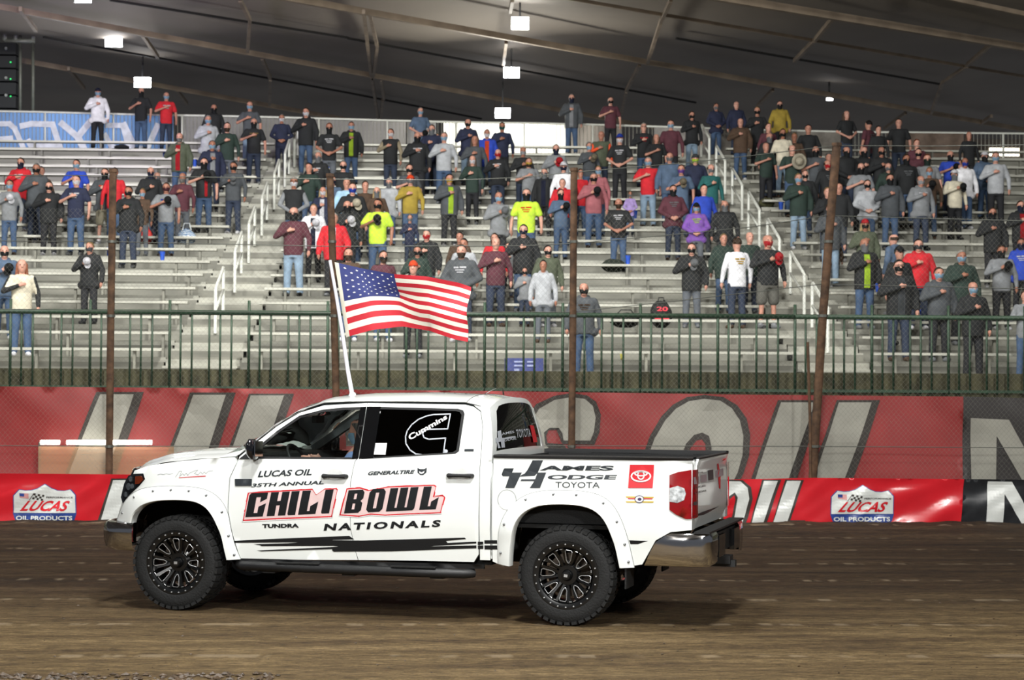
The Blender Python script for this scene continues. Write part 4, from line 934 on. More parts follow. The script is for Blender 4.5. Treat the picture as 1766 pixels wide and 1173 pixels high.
for i, (px, py) in enumerate([(372, 574), (405, 503), (431, 457), (453, 405), (475, 360), (495, 322), (507, 290)]):
    rail(ax1, [36.9, 39.5, 41.6, 43.8, 46.1, 48.3, 50.4][i], 1.35, rows_w[i]+' white handrail in the left aisle', 'white handrails of the left aisle')
for i, y in enumerate([36.0, 38.2, 40.8, 43.2, 45.5, 48.0, 50.6]):
    rail(ax2, y, 1.5, rows_w[i]+' white handrail in the right aisle', 'white handrails of the right aisle')
YT = Y0+RUN*NR; ZT = Z0+RISE*NR
MB().box((-18, YT, ZT-.06), (24, YT+1.6, ZT)).build('trim_landing', ALUD); tag(bpy.data.objects['trim_landing'], kind='structure')
b = MB()
for i in range(NR): b.box((-18, Y0+RUN*i+.95, 0), (24, Y0+RUN*(i+1)+.94, Z0+RISE*i-.15))
b.build('trim_understructure', mat('shadow_steel', '3A3A38', .8)); tag(bpy.data.objects['trim_understructure'], kind='structure')
# ------------------------------------------------------------------ rail and banners at the top of the stands
YU = YT+1.25
def U(P, Y=YU): return [at_y(x, y, Y) for x, y in P]
uf = empty('guard_rail', at_y(883, 262, YU), 0, 'light metal guard rail along the top of the stands', 'railing')
u0 = uf.location
def top_y(px): return interp(px, [(-60, 191), (0, 192), (310, 199), (870, 212), (1500, 228), (1850, 231)])
b = MB().tube([at_y(x, top_y(x), YU)-u0 for x in range(-60, 1860, 60)], .03, 6); b.tube([at_y(x, top_y(x)+64, YU)-u0 for x in range(-60, 1860, 60)], .02, 6); b.build('rail_bars', STEELW, uf, True)
x = -40
while x < 1850: MB().tube([at_y(x, top_y(x), YU)-u0, at_y(x, top_y(x)+66, YU)-u0], .028, 6).build('rail_post', STEELW, uf, True); x += 118
b = MB(); x = -50.
while x < 1850:
    b.tube([at_y(x, top_y(x), YU)-u0, at_y(x, top_y(x)+64, YU)-u0], .010, 4); x += 6.6
o = b.build('balusters', ALUD, uf, True); tag(o, kind='stuff')
def hang(nm, xa, xb, m, lb, cat='banner', Y=YU+.07, ta=1, bb=66):
    P = [(xa+(xb-xa)*i/30) for i in range(31)]
    rows = [[tuple(at_y(x, top_y(x)+ta+(bb-ta)*j/6, Y+.04*sin(x*.16+j*.4))) for x in P] for j in range(7)]
    o = MB().grid(rows).build(nm, m, None, True, False); tag(o, lb, cat); return o
def transl(name, c, f=.5):
    m = bpy.data.materials.new(name); m.use_nodes = True; nt = m.node_tree; b = nt.nodes['Principled BSDF']; out = nt.nodes['Material Output']
    t = nt.nodes.new('ShaderNodeBsdfTranslucent'); x = nt.nodes.new('ShaderNodeMixShader'); x.inputs[0].default_value = f
    nz = nt.nodes.new('ShaderNodeTexNoise'); nz.inputs['Scale'].default_value = .9; r = nt.nodes.new('ShaderNodeMix'); r.data_type = 'RGBA'; r.inputs[6].default_value = tuple(v*.75 for v in lin(c)[:3])+(1,); r.inputs[7].default_value = lin(c)
    nt.links.new(nz.outputs[0], r.inputs[0]); nt.links.new(r.outputs[2], b.inputs['Base Color']); nt.links.new(r.outputs[2], t.inputs[0]); b.inputs['Roughness'].default_value = .7
    nt.links.new(b.outputs[0], x.inputs[1]); nt.links.new(t.outputs[0], x.inputs[2]); nt.links.new(x.outputs[0], out.inputs[0]); return m
blu = hang('rail_banner', -60, 300, transl('blue_mesh', '7CA3D8'), 'light blue mesh banner with reversed white letters on the top rail')
WM = transl('white_mesh', 'DDE0EA')
q = lambda P: [(x/5.52, 180+y/5.52) for x, y in P]
ltr = []
for path, w in (([(-20, 185), (90, 185), (140, 230), (225, 420)], 9), ([(-20, 330), (110, 320)], 8), ([(205, 205), (300, 185), (500, 190), (575, 420)], 10), ([(270, 350), (300, 400), (570, 400)], 10), ([(585, 180), (740, 310), (850, 175)], 11), ([(740, 310), (800, 425)], 12),
                ([(1020, 200), (1170, 200), (1185, 260), (1230, 425)], 9), ([(1000, 290), (1060, 400), (1100, 415)], 9), ([(1180, 190), (1290, 420), (1400, 420), (1500, 200)], 10)):
    for s_ in stroke(q(path), w): ltr.append(s_)
V = []; Fc = []
for i, s_ in enumerate(ltr): V += [tuple(at_y(x, y, YU-.035-.0002*i)) for x, y in s_]; Fc.append(tuple(range(4*i, 4*i+4)))
bm_obj('banner_letters', (V, Fc), mat('letter_white', 'DCE0EA', .6), blu)
hang('rail_banner', 312, 700, transl('pale_grey_mesh', 'A9A6A4'), 'pale grey cloth banner on the top rail behind the upper left crowd')
hang('rail_banner', 702, 752, transl('grey_mesh', '8D8C8C'), 'narrow grey banner beside the glowing white one')
hang('rail_banner', 765, 978, transl('white_glow_mesh', 'F2F2EA', .75), 'glowing white banner lit from behind on the top rail')
hang('rail_banner', 985, 1072, transl('stone_mesh', '9A938C'), 'stone grey banner between the two men high on the top landing')
hang('rail_banner', 1128, 1240, mat('dim_grey_cloth', '97938E', .8), 'dim grey banner behind maroon sweater near the right aisle', Y=YU-.09)
hang('rail_banner', 1240, 1460, mat('dark_grey_cloth', '7A756D', .8), 'dark grey cloth behind the shaded upper right crowd', Y=YU-.09)
hang('rail_banner', 1530, 1662, mat('brown_cloth', '6A5A4E', .8), 'dark brown cloth on the top rail at the far right', Y=YU-.09)
l = area('backstage_floodlight', at_y(870, 240, YU+2.6), at_y(870, 240, YU), 1.6, 330, (1, .97, .88), .5)
l2 = area('backstage_floodlight', at_y(150, 225, YU+2.6), at_y(150, 230, YU), 3.2, 110, (.95, .97, 1), .5)
wa = at_y(1560, 262, YU+2.1); MB().box((wa.x, wa.y, ZT-1), (wa.x+9, wa.y+.1, ZT+1.0)).build('wall_back', mat('dark_wall', '3A3430', .9)); tag(bpy.data.objects['wall_back'], kind='structure')
wn = at_y(1730, 262, YU+2.03)
MB().box((wn.x-.42, wn.y, wn.z-.12), (wn.x+.5, wn.y+.05, wn.z+.12)).build('lit_opening', mat('lit_window', 'FFF4D8', .5, emit=5, var=0)); tag(bpy.data.objects['lit_opening'], 'small warm lit opening behind the railing at the top right', 'light')
# ------------------------------------------------------------------ roof
ZR = 12.1
CEIL = mat('roof_fabric', '9C9286', .8, var=.12, scale=.15, bump=.2, bscale=2)
rows = []
P0 = at_z(0, 12, ZR); P1 = at_z(1040, 204, ZR); dr = (P1-P0).normalized(); nr = Vector((-dr.y, dr.x, 0))
for j in range(161):
    v = -70+j*1.0; row = []
    for i in range(41):
        p = P0+dr*(-60+i*5)+nr*v; row.append((p.x, p.y, ZR+.35+.35*abs(((v/7.6) % 1)-.5)*2))
    rows.append(row)
MB().grid(rows).build('ceiling', CEIL, None, True); tag(bpy.data.objects['ceiling'], kind='structure')
n = 0
def beam(a, b_, w, h, dz=0, ext=(0, 0), m=BEAM):
    global n; n += 1
    p, q_ = at_z(a[0], a[1], ZR+dz), at_z(b_[0], b_[1], ZR+dz); d = (q_-p).normalized(); p = p-d*ext[0]; q_ = q_+d*ext[1]
    tag(MB().bar(p, q_, w, h).build('trim_%d' % n, m), kind='structure')
beam((0, 12), (1040, 204), .12, .16, 0, (30, 40)); beam((600, 15), (1766, 224), .12, .17, 0, (40, 30)); beam((1000, 1), (1737, 127), .07, .09, 0, (30, 10)); beam((1268, 0), (1766, 82), .16, .2, 0, (30, 30)); beam((61, 109), (560, 200), .12, .16, 0, (20, 30)); beam((1630, -5), (1766, 24), .10, .12, 0, (20, 20))
DKB = mat('dark_cable', '2A2826', .8)
for a, c in (((190, 0), (600, 65)), ((600, 66), (1200, 177)), ((75, 64), (600, 160)), ((600, 160), (830, 205)), ((1166, 66), (1380, 103)), ((1380, 103), (1620, 145))): beam(a, c, .06, .06, .2, (0, 0), DKB)
for a, c in (((414, 0), (431, 34)), ((431, 34), (427, 88)), ((638, 25), (650, 78)), ((651, 78), (643, 135)), ((657, 137), (662, 170)), ((660, 172), (656, 206)), ((627, 20), (640, 130)), ((641, 132), (652, 206)), ((246, 60), (272, 98)), ((452, 100), (466, 135)), ((466, 137), (465, 180)),
             ((35, 15), (62, 52)), ((118, 118), (145, 152)), ((305, 155), (322, 178)), ((1157, 0), (1143, 30)), ((1142, 30), (1117, 107)), ((1103, 112), (1080, 156)), ((1080, 158), (1072, 196)), ((873, 72), (868, 110)), ((884, 0), (880, 20)), ((857, 172), (854, 190)),
             ((1438, 29), (1406, 68)), ((1404, 70), (1370, 105)), ((1710, 75), (1668, 112)), ((1668, 114), (1625, 143)), ((1625, 143), (1606, 195)), ((1333, 155), (1307, 182)), ((1562, 195), (1526, 222)), ((1710, 200), (1690, 214))): beam(a, c, .09, .12, -.03)
def lamp(px, py, D, wpx, hpx, lb, tilt=0):
    z = 0; p = ORG+rayw(px, py)*(D/rayw(px, py).y); o = empty('floodlight', p, 0, lb, 'floodlight', 'floodlights under the arena roof')
    w = wpx/3200*D/2; h = hpx/3200*D/2
    MB().box((-w, .03, -h), (w, .16, h)).box((-.025, .05, h), (.025, .12, max(h+.1, 12.75-p.z))).build('housing', BLACKP, o)
    MB().add([(-w+tilt, 0, h), (w-tilt*.2, 0, h), (w, 0, -h), (-w+tilt*1.6, 0, -h)], [(0, 1, 2, 3)]).add([(-w+tilt, 0, h), (w-tilt*.2, 0, h), (w, 0, -h), (-w+tilt*1.6, 0, -h), (-w, .04, h), (w, .04, h), (w, .04, -h), (-w, .04, -h)], [(0, 4, 5, 1), (1, 5, 6, 2), (2, 6, 7, 3), (3, 7, 4, 0)]).build('lens', mat('lamp_white', 'FDFDFF', .4, emit=28, var=0), o)
for a in ((195, 71, 56, 31, 19, 'white floodlight upper left, above the man in white hoodie', .08), (245, 142, 59, 30, 17, 'white floodlight just above the man in black tee on top landing', .08), (897, 40, 50.5, 30, 21, 'topmost of the three stacked floodlights at centre'), (882, 125, 57, 27, 18, 'middle one of the three stacked floodlights at centre'), (867, 195, 62, 26, 17, 'lowest of the three stacked floodlights, over glowing banner'), (142, -3, 50, 30, 14, 'floodlight cut by the top left edge of the frame', .08), (1431, 171, 63, 11, 4, 'tiny lamp on the roof beam at right')): lamp(*a)
# truss tower with line array, top left
tw = empty('speaker_tower', ORG+rayw(12, 200)*(56/rayw(12, 200).y), 0, 'dark speaker line array on a truss tower at the upper left', 'speaker tower')
t0 = tw.location; TP = lambda x, y, dy=0: ORG+rayw(x, y)*((56+dy)/rayw(x, y).y)-t0
for xx in (35, 57): MB().tube([TP(xx, 52), TP(xx, 215)], .05, 6).build('truss_pole', mat('truss_aluminium', '7C7F72', .5, .3), tw, True)
b = MB()
for yy in (53, 71): b.tube([TP(8, yy), TP(60, yy)], .07, 6)
for xx in (8, 27, 57): b.tube([TP(xx, 53), TP(xx, 71)], .07, 6)
b.build('truss_frame', mat('truss_light', 'A3A698', .5, .3), tw, True)
MB().bar(TP(12, 14), TP(27, 22), .3, .2).build('lamp_head', mat('lamp_head_grey', 'A5A8A0', .5), tw); MB().bar(TP(15, 42), TP(26, 47), .25, .15).build('lamp_head', MATS['lamp_head_grey'], tw)
for i in range(6):
    p = TP(-5, 84+i*23); MB().box((p.x-.3, -.1, p.z-.18), (p.x+.58, .5, p.z+.17)).build('speaker_cabinet', mat('cabinet_black', '101416', .6), tw)
for yy in (107, 136, 166): p = TP(18, yy, -.2); MB().lathe([(0, .001), (0, .02), (.02, .025)], 12, 'y', (p.x, p.y, p.z)).build('indicator_light', mat('green_led', '2FE070', .4, emit=1.2, var=0), tw)
for yy in (83, 134, 164): p = TP(10, yy, -.2); MB().lathe([(0, .001), (0, .04), (.05, .05)], 12, 'y', (p.x, p.y, p.z)).build('knob', MATS['lamp_head_grey'], tw)
# ------------------------------------------------------------------ things lying on the benches
def on_seat(px, py, tread=False):
    best = None
    for i in range(NR):
        for kind in (0, 1):
            if tread and kind == 0: continue
            y = Y0+RUN*i+(.77 if kind == 0 else .12); z = Z0+RISE*i+(.505 if kind == 0 else 0)
            p = at_y(px, py, y); e = abs(p.z-z)
            if best is None or e < best[0]: best = (e, Vector((p.x, y, z)))
    return best[1]
CUPB = mat('blue_cup', '2356C8', .4); 
cupm = MB().lathe([(0, .001), (0, .042), (.19, .06), (.20, .062), (.19, .055), (.02, .038), (.02, .001)], 14, 'z')
cup0 = None
for (px, py, lb) in ((433, 266, 'beside the man in black gold-print tee'), (336, 291, 'left of the black jersey with red stripe'), (567, 294, 'between two jeans-clad men near the top'), (188, 435, 'beside the first fence post, mid stands'), (280, 447, 'at the feet of big man in grey tee'), (1095, 381, 'next to the child in lilac'), (1347, 366, 'on the bench right of the right aisle'), (1514, 507, 'right of the neon shirt man'), (1590, 540, 'between black and grey jackets, low right'), (1083, 457, 'at the feet of man in black logo tee'), (284, 266, 'by the shoes of the man in red tee')):
    p = on_seat(px, py)
    if cup0 is None: cup0 = cupm.build('blue_cup', CUPB, None, True); o = cup0
    else: o = cup0.copy(); COL.objects.link(o)
    o.location = p; tag(o, 'blue cup '+lb, 'cup', 'blue cups on the benches')
def blob_bag(name, px, py, w, d, h, m, lb, cat, seed=1, tread=False):
    p = on_seat(px, py, tread); r = []; 
    for j in range(9):
        t = j/8; s = sin(pi*min(.999, t*.93+.035))**.5
        r.append([(w/2*s*cos(a)*(1+.12*noise.noise((cos(a)*2, t*3, seed))), d/2*s*sin(a)*(1+.1*noise.noise((a, t*3, seed))), h*t*(1+.12*noise.noise((cos(a)*1.5, sin(a), seed)))) for a in [2*pi*k/18 for k in range(18)]])
    b = MB().grid(r, True); b.add(r[0], [tuple(range(18))]); b.add(r[-1], [tuple(range(18))])
    o = b.build(name, m, None, True); o.location = p; tag(o, lb, cat); return o
BKB = mat('bag_black', '191B1A', .8, var=.2, bump=.3, bscale=30)
bag = blob_bag('backpack', 1140, 563, .46, .3, .55, BKB, 'black backpack with red number 20 on the bench behind the green rail', 'backpack', 2)
RN = mat('red_print', 'E03848', .5)
textdecal('number_print', '20', [(-.11, .34), (.12, .34), (.12, .43), (-.11, .43)], lambda x, z: (x, -.165, z), RN, bag, .03)
MB().box((-.15, -.185, .17), (.14, -.155, .20)).build('red_piping', RN, bag); MB().tube([(-.06, 0, .54), (-.05, 0, .62), (.05, 0, .62), (.06, 0, .54)], .012, 6).build('carry_handle', BKB, bag)
o = blob_bag('duffel_bag', 1078, 560, .62, .34, .30, BKB, 'black soft bag on the bench left of the backpack', 'bag', 5); MB().tube([(-.2, -.1, .25), (-.1, -.14, .36), (.1, -.14, .36), (.2, -.1, .25)], .012, 6).build('strap', BKB, o)
o = blob_bag('coat_bundle', 1058, 470, .55, .3, .3, mat('dark_cloth_bundle', '232B22', .9), 'dark coat bundled behind the man in black logo tee', 'coat', 7)
o = blob_bag('hat', 210, 258, .42, .3, .14, mat('hat_black', '15181c', .9), 'black wide hat lying on the top landing', 'hat', 3); MB().lathe([(.0, .05), (.012, .27), (.02, .05)], 20, 'z').build('brim', MATS['hat_black'], o, True)
o = blob_bag('red_bag', 252, 424, .30, .22, .34, mat('bag_red', 'D93430', .6, var=.1), 'bright red bag on the bench beside the black hoodie man', 'bag', 4); MB().tube([(-.07, 0, .32), (-.04, 0, .44), (.04, 0, .44), (.07, 0, .32)], .01, 6).build('handle', MATS['bag_red'], o)
def chev():
    m = bpy.data.materials.new('chevron_cloth'); m.use_nodes = True; nt = m.node_tree; b = nt.nodes['Principled BSDF']; tc = nt.nodes.new('ShaderNodeTexCoord'); w = nt.nodes.new('ShaderNodeTexWave')
    w.bands_direction = 'Z'; w.inputs['Scale'].default_value = 7; w.inputs['Distortion'].default_value = 3; w.inputs['Detail Scale'].default_value = 3; r = nt.nodes.new('ShaderNodeValToRGB'); r.color_ramp.elements[0].color = lin('2E6AA0'); r.color_ramp.elements[1].color = lin('E4ECF0'); r.color_ramp.elements[0].position = .45; r.color_ramp.elements[1].position = .55
    nt.links.new(tc.outputs['Object'], w.inputs[0]); nt.links.new(w.outputs[1], r.inputs[0]); nt.links.new(r.outputs[0], b.inputs['Base Color']); return m
o = blob_bag('tote_bag', 322, 420, .44, .25, .36, chev(), 'blue and white zigzag tote bag on the bench', 'bag', 6); MB().tube([(-.1, 0, .34), (-.06, 0, .5), (.06, 0, .5), (.1, 0, .34)], .012, 6).build('handle', mat('tote_strap', 'E4ECF0', .8), o)
o = blob_bag('camo_bag', 1322, 352, .42, .3, .25, mat('camo_cloth', '5A5A3C', .9, var=.4, scale=12), 'camouflage bag at the feet of the dark green polo man', 'bag', 8)
p = at_y(904, 643, 33.0); ct = empty('plastic_crate', (p.x, 33.0, 2.27), 0, 'blue crate with pale markings standing behind the green pickets', 'crate')
CR = mat('crate_blue', '3A4480', .5)
MB().box((-.34, -.02, 0), (.34, .02, .33)).box((-.34, .3, 0), (.34, .34, .33)).box((-.34, 0, 0), (-.31, .32, .33)).box((.31, 0, 0), (.34, .32, .33)).box((-.34, 0, 0), (.34, .32, .03)).build('crate_body', CR, ct)
MB().box((-.18, -.03, .25), (-.02, -.02, .28)).box((.05, -.03, .25), (.2, -.02, .28)).box((-.18, -.03, .18), (-.02, -.02, .21)).box((.05, -.03, .18), (.2, -.02, .21)).box((-.18, -.03, .10), (-.09, -.02, .14)).build('label_marks', mat('crate_print', '9AA3C8', .5), ct)
MB().lathe([(0, .001), (0, .03), (.12, .045), (.13, .045), (.02, .001)], 12, 'z').build('paper_cup', mat('yellow_cup', 'D8CF62', .5), None, True); o = bpy.data.objects['paper_cup']; o.location = on_seat(1073, 616); tag(o, 'crumpled yellow cup on a low bench behind the pickets', 'cup')
# ------------------------------------------------------------------ people
def capsule(b, p, q, r0, r1, n=10):
    p = Vector(p); q = Vector(q); d = (q-p); L = d.length or 1e-3; d = d/L; a = d.orthogonal().normalized(); c = d.cross(a); rows = []
    for k in range(4): t = pi/2*(1-k/3.0); rows.append((p-d*r0*sin(t), r0*max(.05, cos(t))))
    for k in range(4): t = pi/2*k/3.0; rows.append((q+d*r1*sin(t), r1*max(.05, cos(t))))
    g = [[o+(a*cos(2*pi*i/n)+c*sin(2*pi*i/n))*r for i in range(n)] for o, r in rows]; m = len(b.v); b.grid(g, True)
    b.f.append(tuple(m+i for i in range(n))); k0 = len(b.v)-n; b.f.append(tuple(k0+i for i in range(n))[::-1])
def ringloft(b, rings, n=20, ex=2.4):
    g = []
    for z, w, d, cy in rings:
        row = []
        for i in range(n):
            t = 2*pi*i/n; cx, sy = cos(t), sin(t); k = (abs(cx)**ex+abs(sy)**ex)**(-1/ex); row.append((w*cx*k, cy+d*sy*k, z))
        g.append(row)
    m = len(b.v); b.grid(g, True); b.f.append(tuple(m+i for i in range(n))); k0 = len(b.v)-n; b.f.append(tuple(k0+i for i in range(n))[::-1])
def voxel(b, vs, sm=3, f=.5):
    bm = bmesh.new(); vv = [bm.verts.new(p) for p in b.v]
    for q in b.f:
        try: bm.faces.new([vv[i] for i in q])
        except ValueError: pass
    bmesh.ops.recalc_face_normals(bm, faces=bm.faces); me = bpy.data.meshes.new('t'); bm.to_mesh(me); bm.free()
    o = bpy.data.objects.new('t', me); COL.objects.link(o)
    r = o.modifiers.new('r', 'REMESH'); r.mode = 'VOXEL'; r.voxel_size = vs; r.use_smooth_shade = True
    if sm: s = o.modifiers.new('s', 'SMOOTH'); s.iterations = sm; s.factor = f
    m = eval_mesh(o); m.polygons.foreach_set('use_smooth', [True]*len(m.polygons)); m.materials.append(None); return m
SH, EL = .185, 1.0
ARMS = {  # (elbow, wrist, hand tip) for person's right (x<0) and left (x>0)
 'h': (((-.30, -.07, 1.17), (-.06, -.205, 1.27), (.06, -.19, 1.31)), ((.27, .02, 1.14), (.275, -.04, .90), (.27, -.06, .80))),
 'c': (((-.29, .0, 1.15), (-.09, -.19, 1.0), (.02, -.21, .94)), ((.29, .0, 1.15), (.09, -.19, 1.0), (-.01, -.225, .96))),
 's': (((-.27, .02, 1.14), (-.285, -.04, .90), (-.28, -.06, .80)), ((.27, .02, 1.14), (.285, -.04, .90), (.28, -.06, .80))),
}
def hand(b, w, t, side):
    w = Vector(w); t = Vector(t); d = (t-w).normalized(); up = Vector((0, 0, 1)) if abs(d.z) < .7 else Vector((0, -1, 0)); s = d.cross(up).normalized(); f = s.cross(d)
    capsule(b, w, w+d*.07, .026, .034, 8)
    for i, (o, L) in enumerate(((-.026, .055), (-.009, .066), (.009, .062), (.026, .048))):
        base = w+d*.075+f*o; capsule(b, base, base+d*L*.55, .010, .009, 6); capsule(b, base+d*L*.55, base+d*L+s*.008*(1 if side > 0 else -1), .009, .007, 6)
    th = w+d*.03+f*.034; capsule(b, th, th+d*.045+f*.022, .012, .009, 6)
def flesh(pose):
    b = MB()
    ringloft(b, [(.86, .13, .08, 0), (1.0, .13, .085, 0), (1.15, .12, .08, 0), (1.3, .15, .09, 0), (1.42, .13, .08, 0), (1.47, .06, .055, 0)])
    capsule(b, (0, .01, 1.42), (0, .0, 1.56), .055, .052)
    ringloft(b, [(1.515, .030, .032, -.035), (1.53, .045, .055, -.022), (1.555, .058, .075, -.012), (1.60, .068, .088, -.006), (1.65, .074, .095, 0), (1.70, .072, .092, .004), (1.735, .054, .070, .006), (1.752, .025, .035, .008)], 20, 2.1)
    capsule(b, (0, -.088, 1.655), (0, -.108, 1.618), .009, .015, 6)
    for s in (-1, 1):
        capsule(b, (s*.072, .005, 1.655), (s*.074, .008, 1.615), .013, .010, 6); capsule(b, (s*.012, -.085, 1.67), (s*.042, -.078, 1.672), .009, .008, 6)
        capsule(b, (s*.02, -.083, 1.575), (0, -.088, 1.573), .008, .009, 6)
        capsule(b, (s*.09, 0, .9), (s*.10, 0, .5), .07, .048); capsule(b, (s*.10, 0, .5), (s*.115, .01, .09), .045, .032); capsule(b, (s*.115, .01, .05), (s*.125, -.12, .035), .03, .025)
    for s, (e, w, t) in zip((-1, 1), ARMS[pose]):
        capsule(b, (s*.16, 0, 1.42), e, .045, .037); capsule(b, e, w, .040, .027); hand(b, w, t, s)
    return voxel(b, .0125, 2, .4)
TOR = [(.80, .165, .118, 0), (.90, .170, .125, -.004), (1.0, .168, .128, -.010), (1.1, .165, .128, -.012), (1.2, .170, .128, -.008), (1.3, .182, .130, -.002), (1.38, .185, .125, 0), (1.44, .165, .105, 0), (1.485, .085, .075, 0)]
def top_mesh(pose, kind):
    b = MB(); f = {'t': 1.0, 'l': 1.02, 'o': 1.09, 'j': 1.12, 'v': 1.07}[kind]
    ringloft(b, [(z+(0 if kind != 'j' else -.03 if z < .85 else 0), w*f, d*f, c) for z, w, d, c in TOR])
    rr = {'t': .058, 'l': .056, 'o': .066, 'j': .070, 'v': .055}[kind]
    for s, (e, w, t) in zip((-1, 1), ARMS[pose]):
        e = Vector(e); w = Vector(w); sh = Vector((s*.165, 0, 1.415))
        if kind in 't': m = sh+(e-sh)*.72; capsule(b, sh, m, rr+.012, rr+.008)
        elif kind == 'v': capsule(b, sh, sh+(e-sh)*.1, rr+.02, rr+.01)
        else: capsule(b, sh, e, rr+.010, rr-.004); capsule(b, e, e+(w-e)*.96, rr-.004, rr-.018)
    if kind in 'oj':
        capsule(b, (-.06, .05, 1.49), (.06, .05, 1.49), .055, .055); capsule(b, (-.075, .0, 1.485), (-.03, -.07, 1.455), .035, .03); capsule(b, (.075, .0, 1.485), (.03, -.07, 1.455), .035, .03)
    if kind == 'o': capsule(b, (-.15, -.0, .84), (.15, 0, .84), .10, .10)
    return voxel(b, .018, 3, .5)
def sleeves(pose):
    b = MB()
    for s, (e, w, t) in zip((-1, 1), ARMS[pose]):
        e = Vector(e); w = Vector(w); sh = Vector((s*.175, 0, 1.41)); capsule(b, sh, e, .064, .052); capsule(b, e, e+(w-e)*.96, .052, .04)
    return voxel(b, .018, 2, .5)
def pants_mesh(short=False):
    b = MB(); ringloft(b, [(.76, .155, .11, 0), (.85, .168, .12, 0), (.95, .165, .118, 0), (1.0, .155, .11, 0)])
    for s in (-1, 1):
        if short: capsule(b, (s*.085, 0, .86), (s*.105, 0, .52), .098, .088)
        else: capsule(b, (s*.085, 0, .86), (s*.10, -.01, .50), .095, .072); capsule(b, (s*.10, -.01, .50), (s*.115, .012, .10), .070, .062)
    return voxel(b, .018, 3, .5)
def shoes_mesh():
    b = MB()
    for s in (-1, 1): capsule(b, (s*.115, .03, .05), (s*.125, -.13, .042), .048, .042); capsule(b, (s*.115, .02, .05), (s*.115, .015, .12), .048, .045)
    m = voxel(b, .016, 2)
    for v in m.vertices: v.co.z = max(0, v.co.z)
    return m
def shell(kind):
    """hair and headwear fitted round the skull"""
    b = MB(); rows = []
    def skull(th, ph, g, cz=1.655): return (.078*g*sin(th)*cos(ph), .006+.102*g*sin(th)*sin(ph), cz+.104*g*cos(th))
    n = 20
    if kind in ('short', 'long', 'long2'):
        for k in range(8):
            row = []
            for i in range(n):
                ph = 2*pi*i/n; fr = max(0, -sin(ph)); lim = (1.75 if kind == 'short' else 1.95)-(.95)*fr**.6; th = .02+lim*k/7
                row.append(skull(th, ph, 1.07+.02*sin(i*5)))
            rows.append(row)
        b.grid(rows, True)
        if kind != 'short':
            L = 1.40 if kind == 'long' else 1.30
            for s in (-1, 1): capsule(b, (s*.066, .02, 1.66), (s*.088, -.005, L), .034, .03, 8)
            for x in (-.05, 0, .05): capsule(b, (x, .08, 1.66), (x*1.3, .11, L), .036, .035, 8)
        m = voxel(b, .012, 2, .5) if kind != 'short' else None
    elif kind == 'fringe':
        for k in range(4):
            th = 1.25+.62*k/3; rows.append([skull(th, -.35+(pi+.7)*i/16, 1.06) for i in range(17)])
        b.grid(rows); m = None
    elif kind == 'cap':
        for k in range(7): rows.append([skull(.02+1.30*k/6, 2*pi*i/n, 1.13) for i in range(n)])
        b.grid(rows, True)
        br = [[(.085*cos(a), -.09-.085*t*sin(a)*1.0-.0, 1.683-.022*t) for a in [pi*i/10 for i in range(11)]] for t in (0, .5, 1)]
        b.grid(br); b.tube([(0, .006, 1.765), (0, .006, 1.775)], .010, 8); m = None
    elif kind == 'beanie':
        for k in range(8): rows.append([skull(.02+1.45*k/7, 2*pi*i/n, 1.14+.03*(k == 7)) for i in range(n)])
        b.grid(rows, True); m = None
    elif kind == 'mask':
        for k in range(7):
            z = 1.635-.105*k/6; w = .074-.030*(k/6)**1.6; row = []
            for i in range(13): a = -pi*.46+pi*.92*i/12; bul = .016*sin(pi*min(1, k/6+.1))*cos(a)**2; row.append(((w+.004)*sin(a)*1.02, -.012-(.086-.028*(k/6)**2+bul)*cos(a), z))
            rows.append(row)
        b.grid(rows); m = None
    elif kind == 'gaiter':
        for k in range(9):
            z = 1.638-.175*k/8; w = .078-.016*sin(pi*k/8); row = []
            for i in range(n): a = 2*pi*i/n; row.append((w*cos(a), -.004*(1-k/8)+(.098-.03*(k/8))*sin(a)*(1 if sin(a) < 0 else .85)-.006, z-(.0 if sin(a) < 0 else .02)))
            rows.append(row)
        b.grid(rows, True); m = None
    elif kind == 'beard':
        for k in range(6):
            z = 1.61-.10*k/5; w = .070-.030*(k/5)**1.4; row = []
            for i in range(13): a = -pi*.5+pi*i/12; row.append((w*sin(a)*1.04, -.012-(.083-.022*(k/5)**2+.01)*cos(a), z))
            rows.append(row)
        b.grid(rows); m = None
    elif kind == 'eyes':
        for s in (-1, 1): b.lathe([(-.006, .001), (-.004, .008), (.004, .010)], 8, 'y', (s*.030, -.086, 1.655))
        m = None
    elif kind == 'glasses':
        for s in (-1, 1): b.tube([(s*.032+.024*cos(a), -.100, 1.655+.018*sin(a)) for a in [2*pi*i/12 for i in range(12)]], .003, 5, closed=True); b.tube([(s*.056, -.098, 1.66), (s*.078, .0, 1.66)], .003, 5)
        b.tube([(-.01, -.102, 1.66), (.01, -.102, 1.66)], .003, 5); m = None
    elif kind == 'handcap':
        for k in range(7): rows.append([(.088*sin(.02+1.5*k/6)*cos(2*pi*i/n), -.0-.095*cos(.02+1.5*k/6), .088*sin(.02+1.5*k/6)*sin(2*pi*i/n)) for i in range(n)])
        b.grid(rows, True); b.grid([[(.075*cos(a), -.01, -.07-.085*t*abs(sin(a))) for a in [pi*i/8 for i in range(9)]] for t in (0, 1)]); m = None
    elif kind == 'hat':
        for k in range(7): rows.append([(.10*sin(.02+1.5*k/6)*cos(2*pi*i/n), -.0-.11*cos(.02+1.5*k/6), .10*sin(.02+1.5*k/6)*sin(2*pi*i/n)) for i in range(n)])
        b.grid(rows, True); b.lathe([(.0, .08), (-.012, .17), (-.005, .20), (.008, .17)], 28); m = None
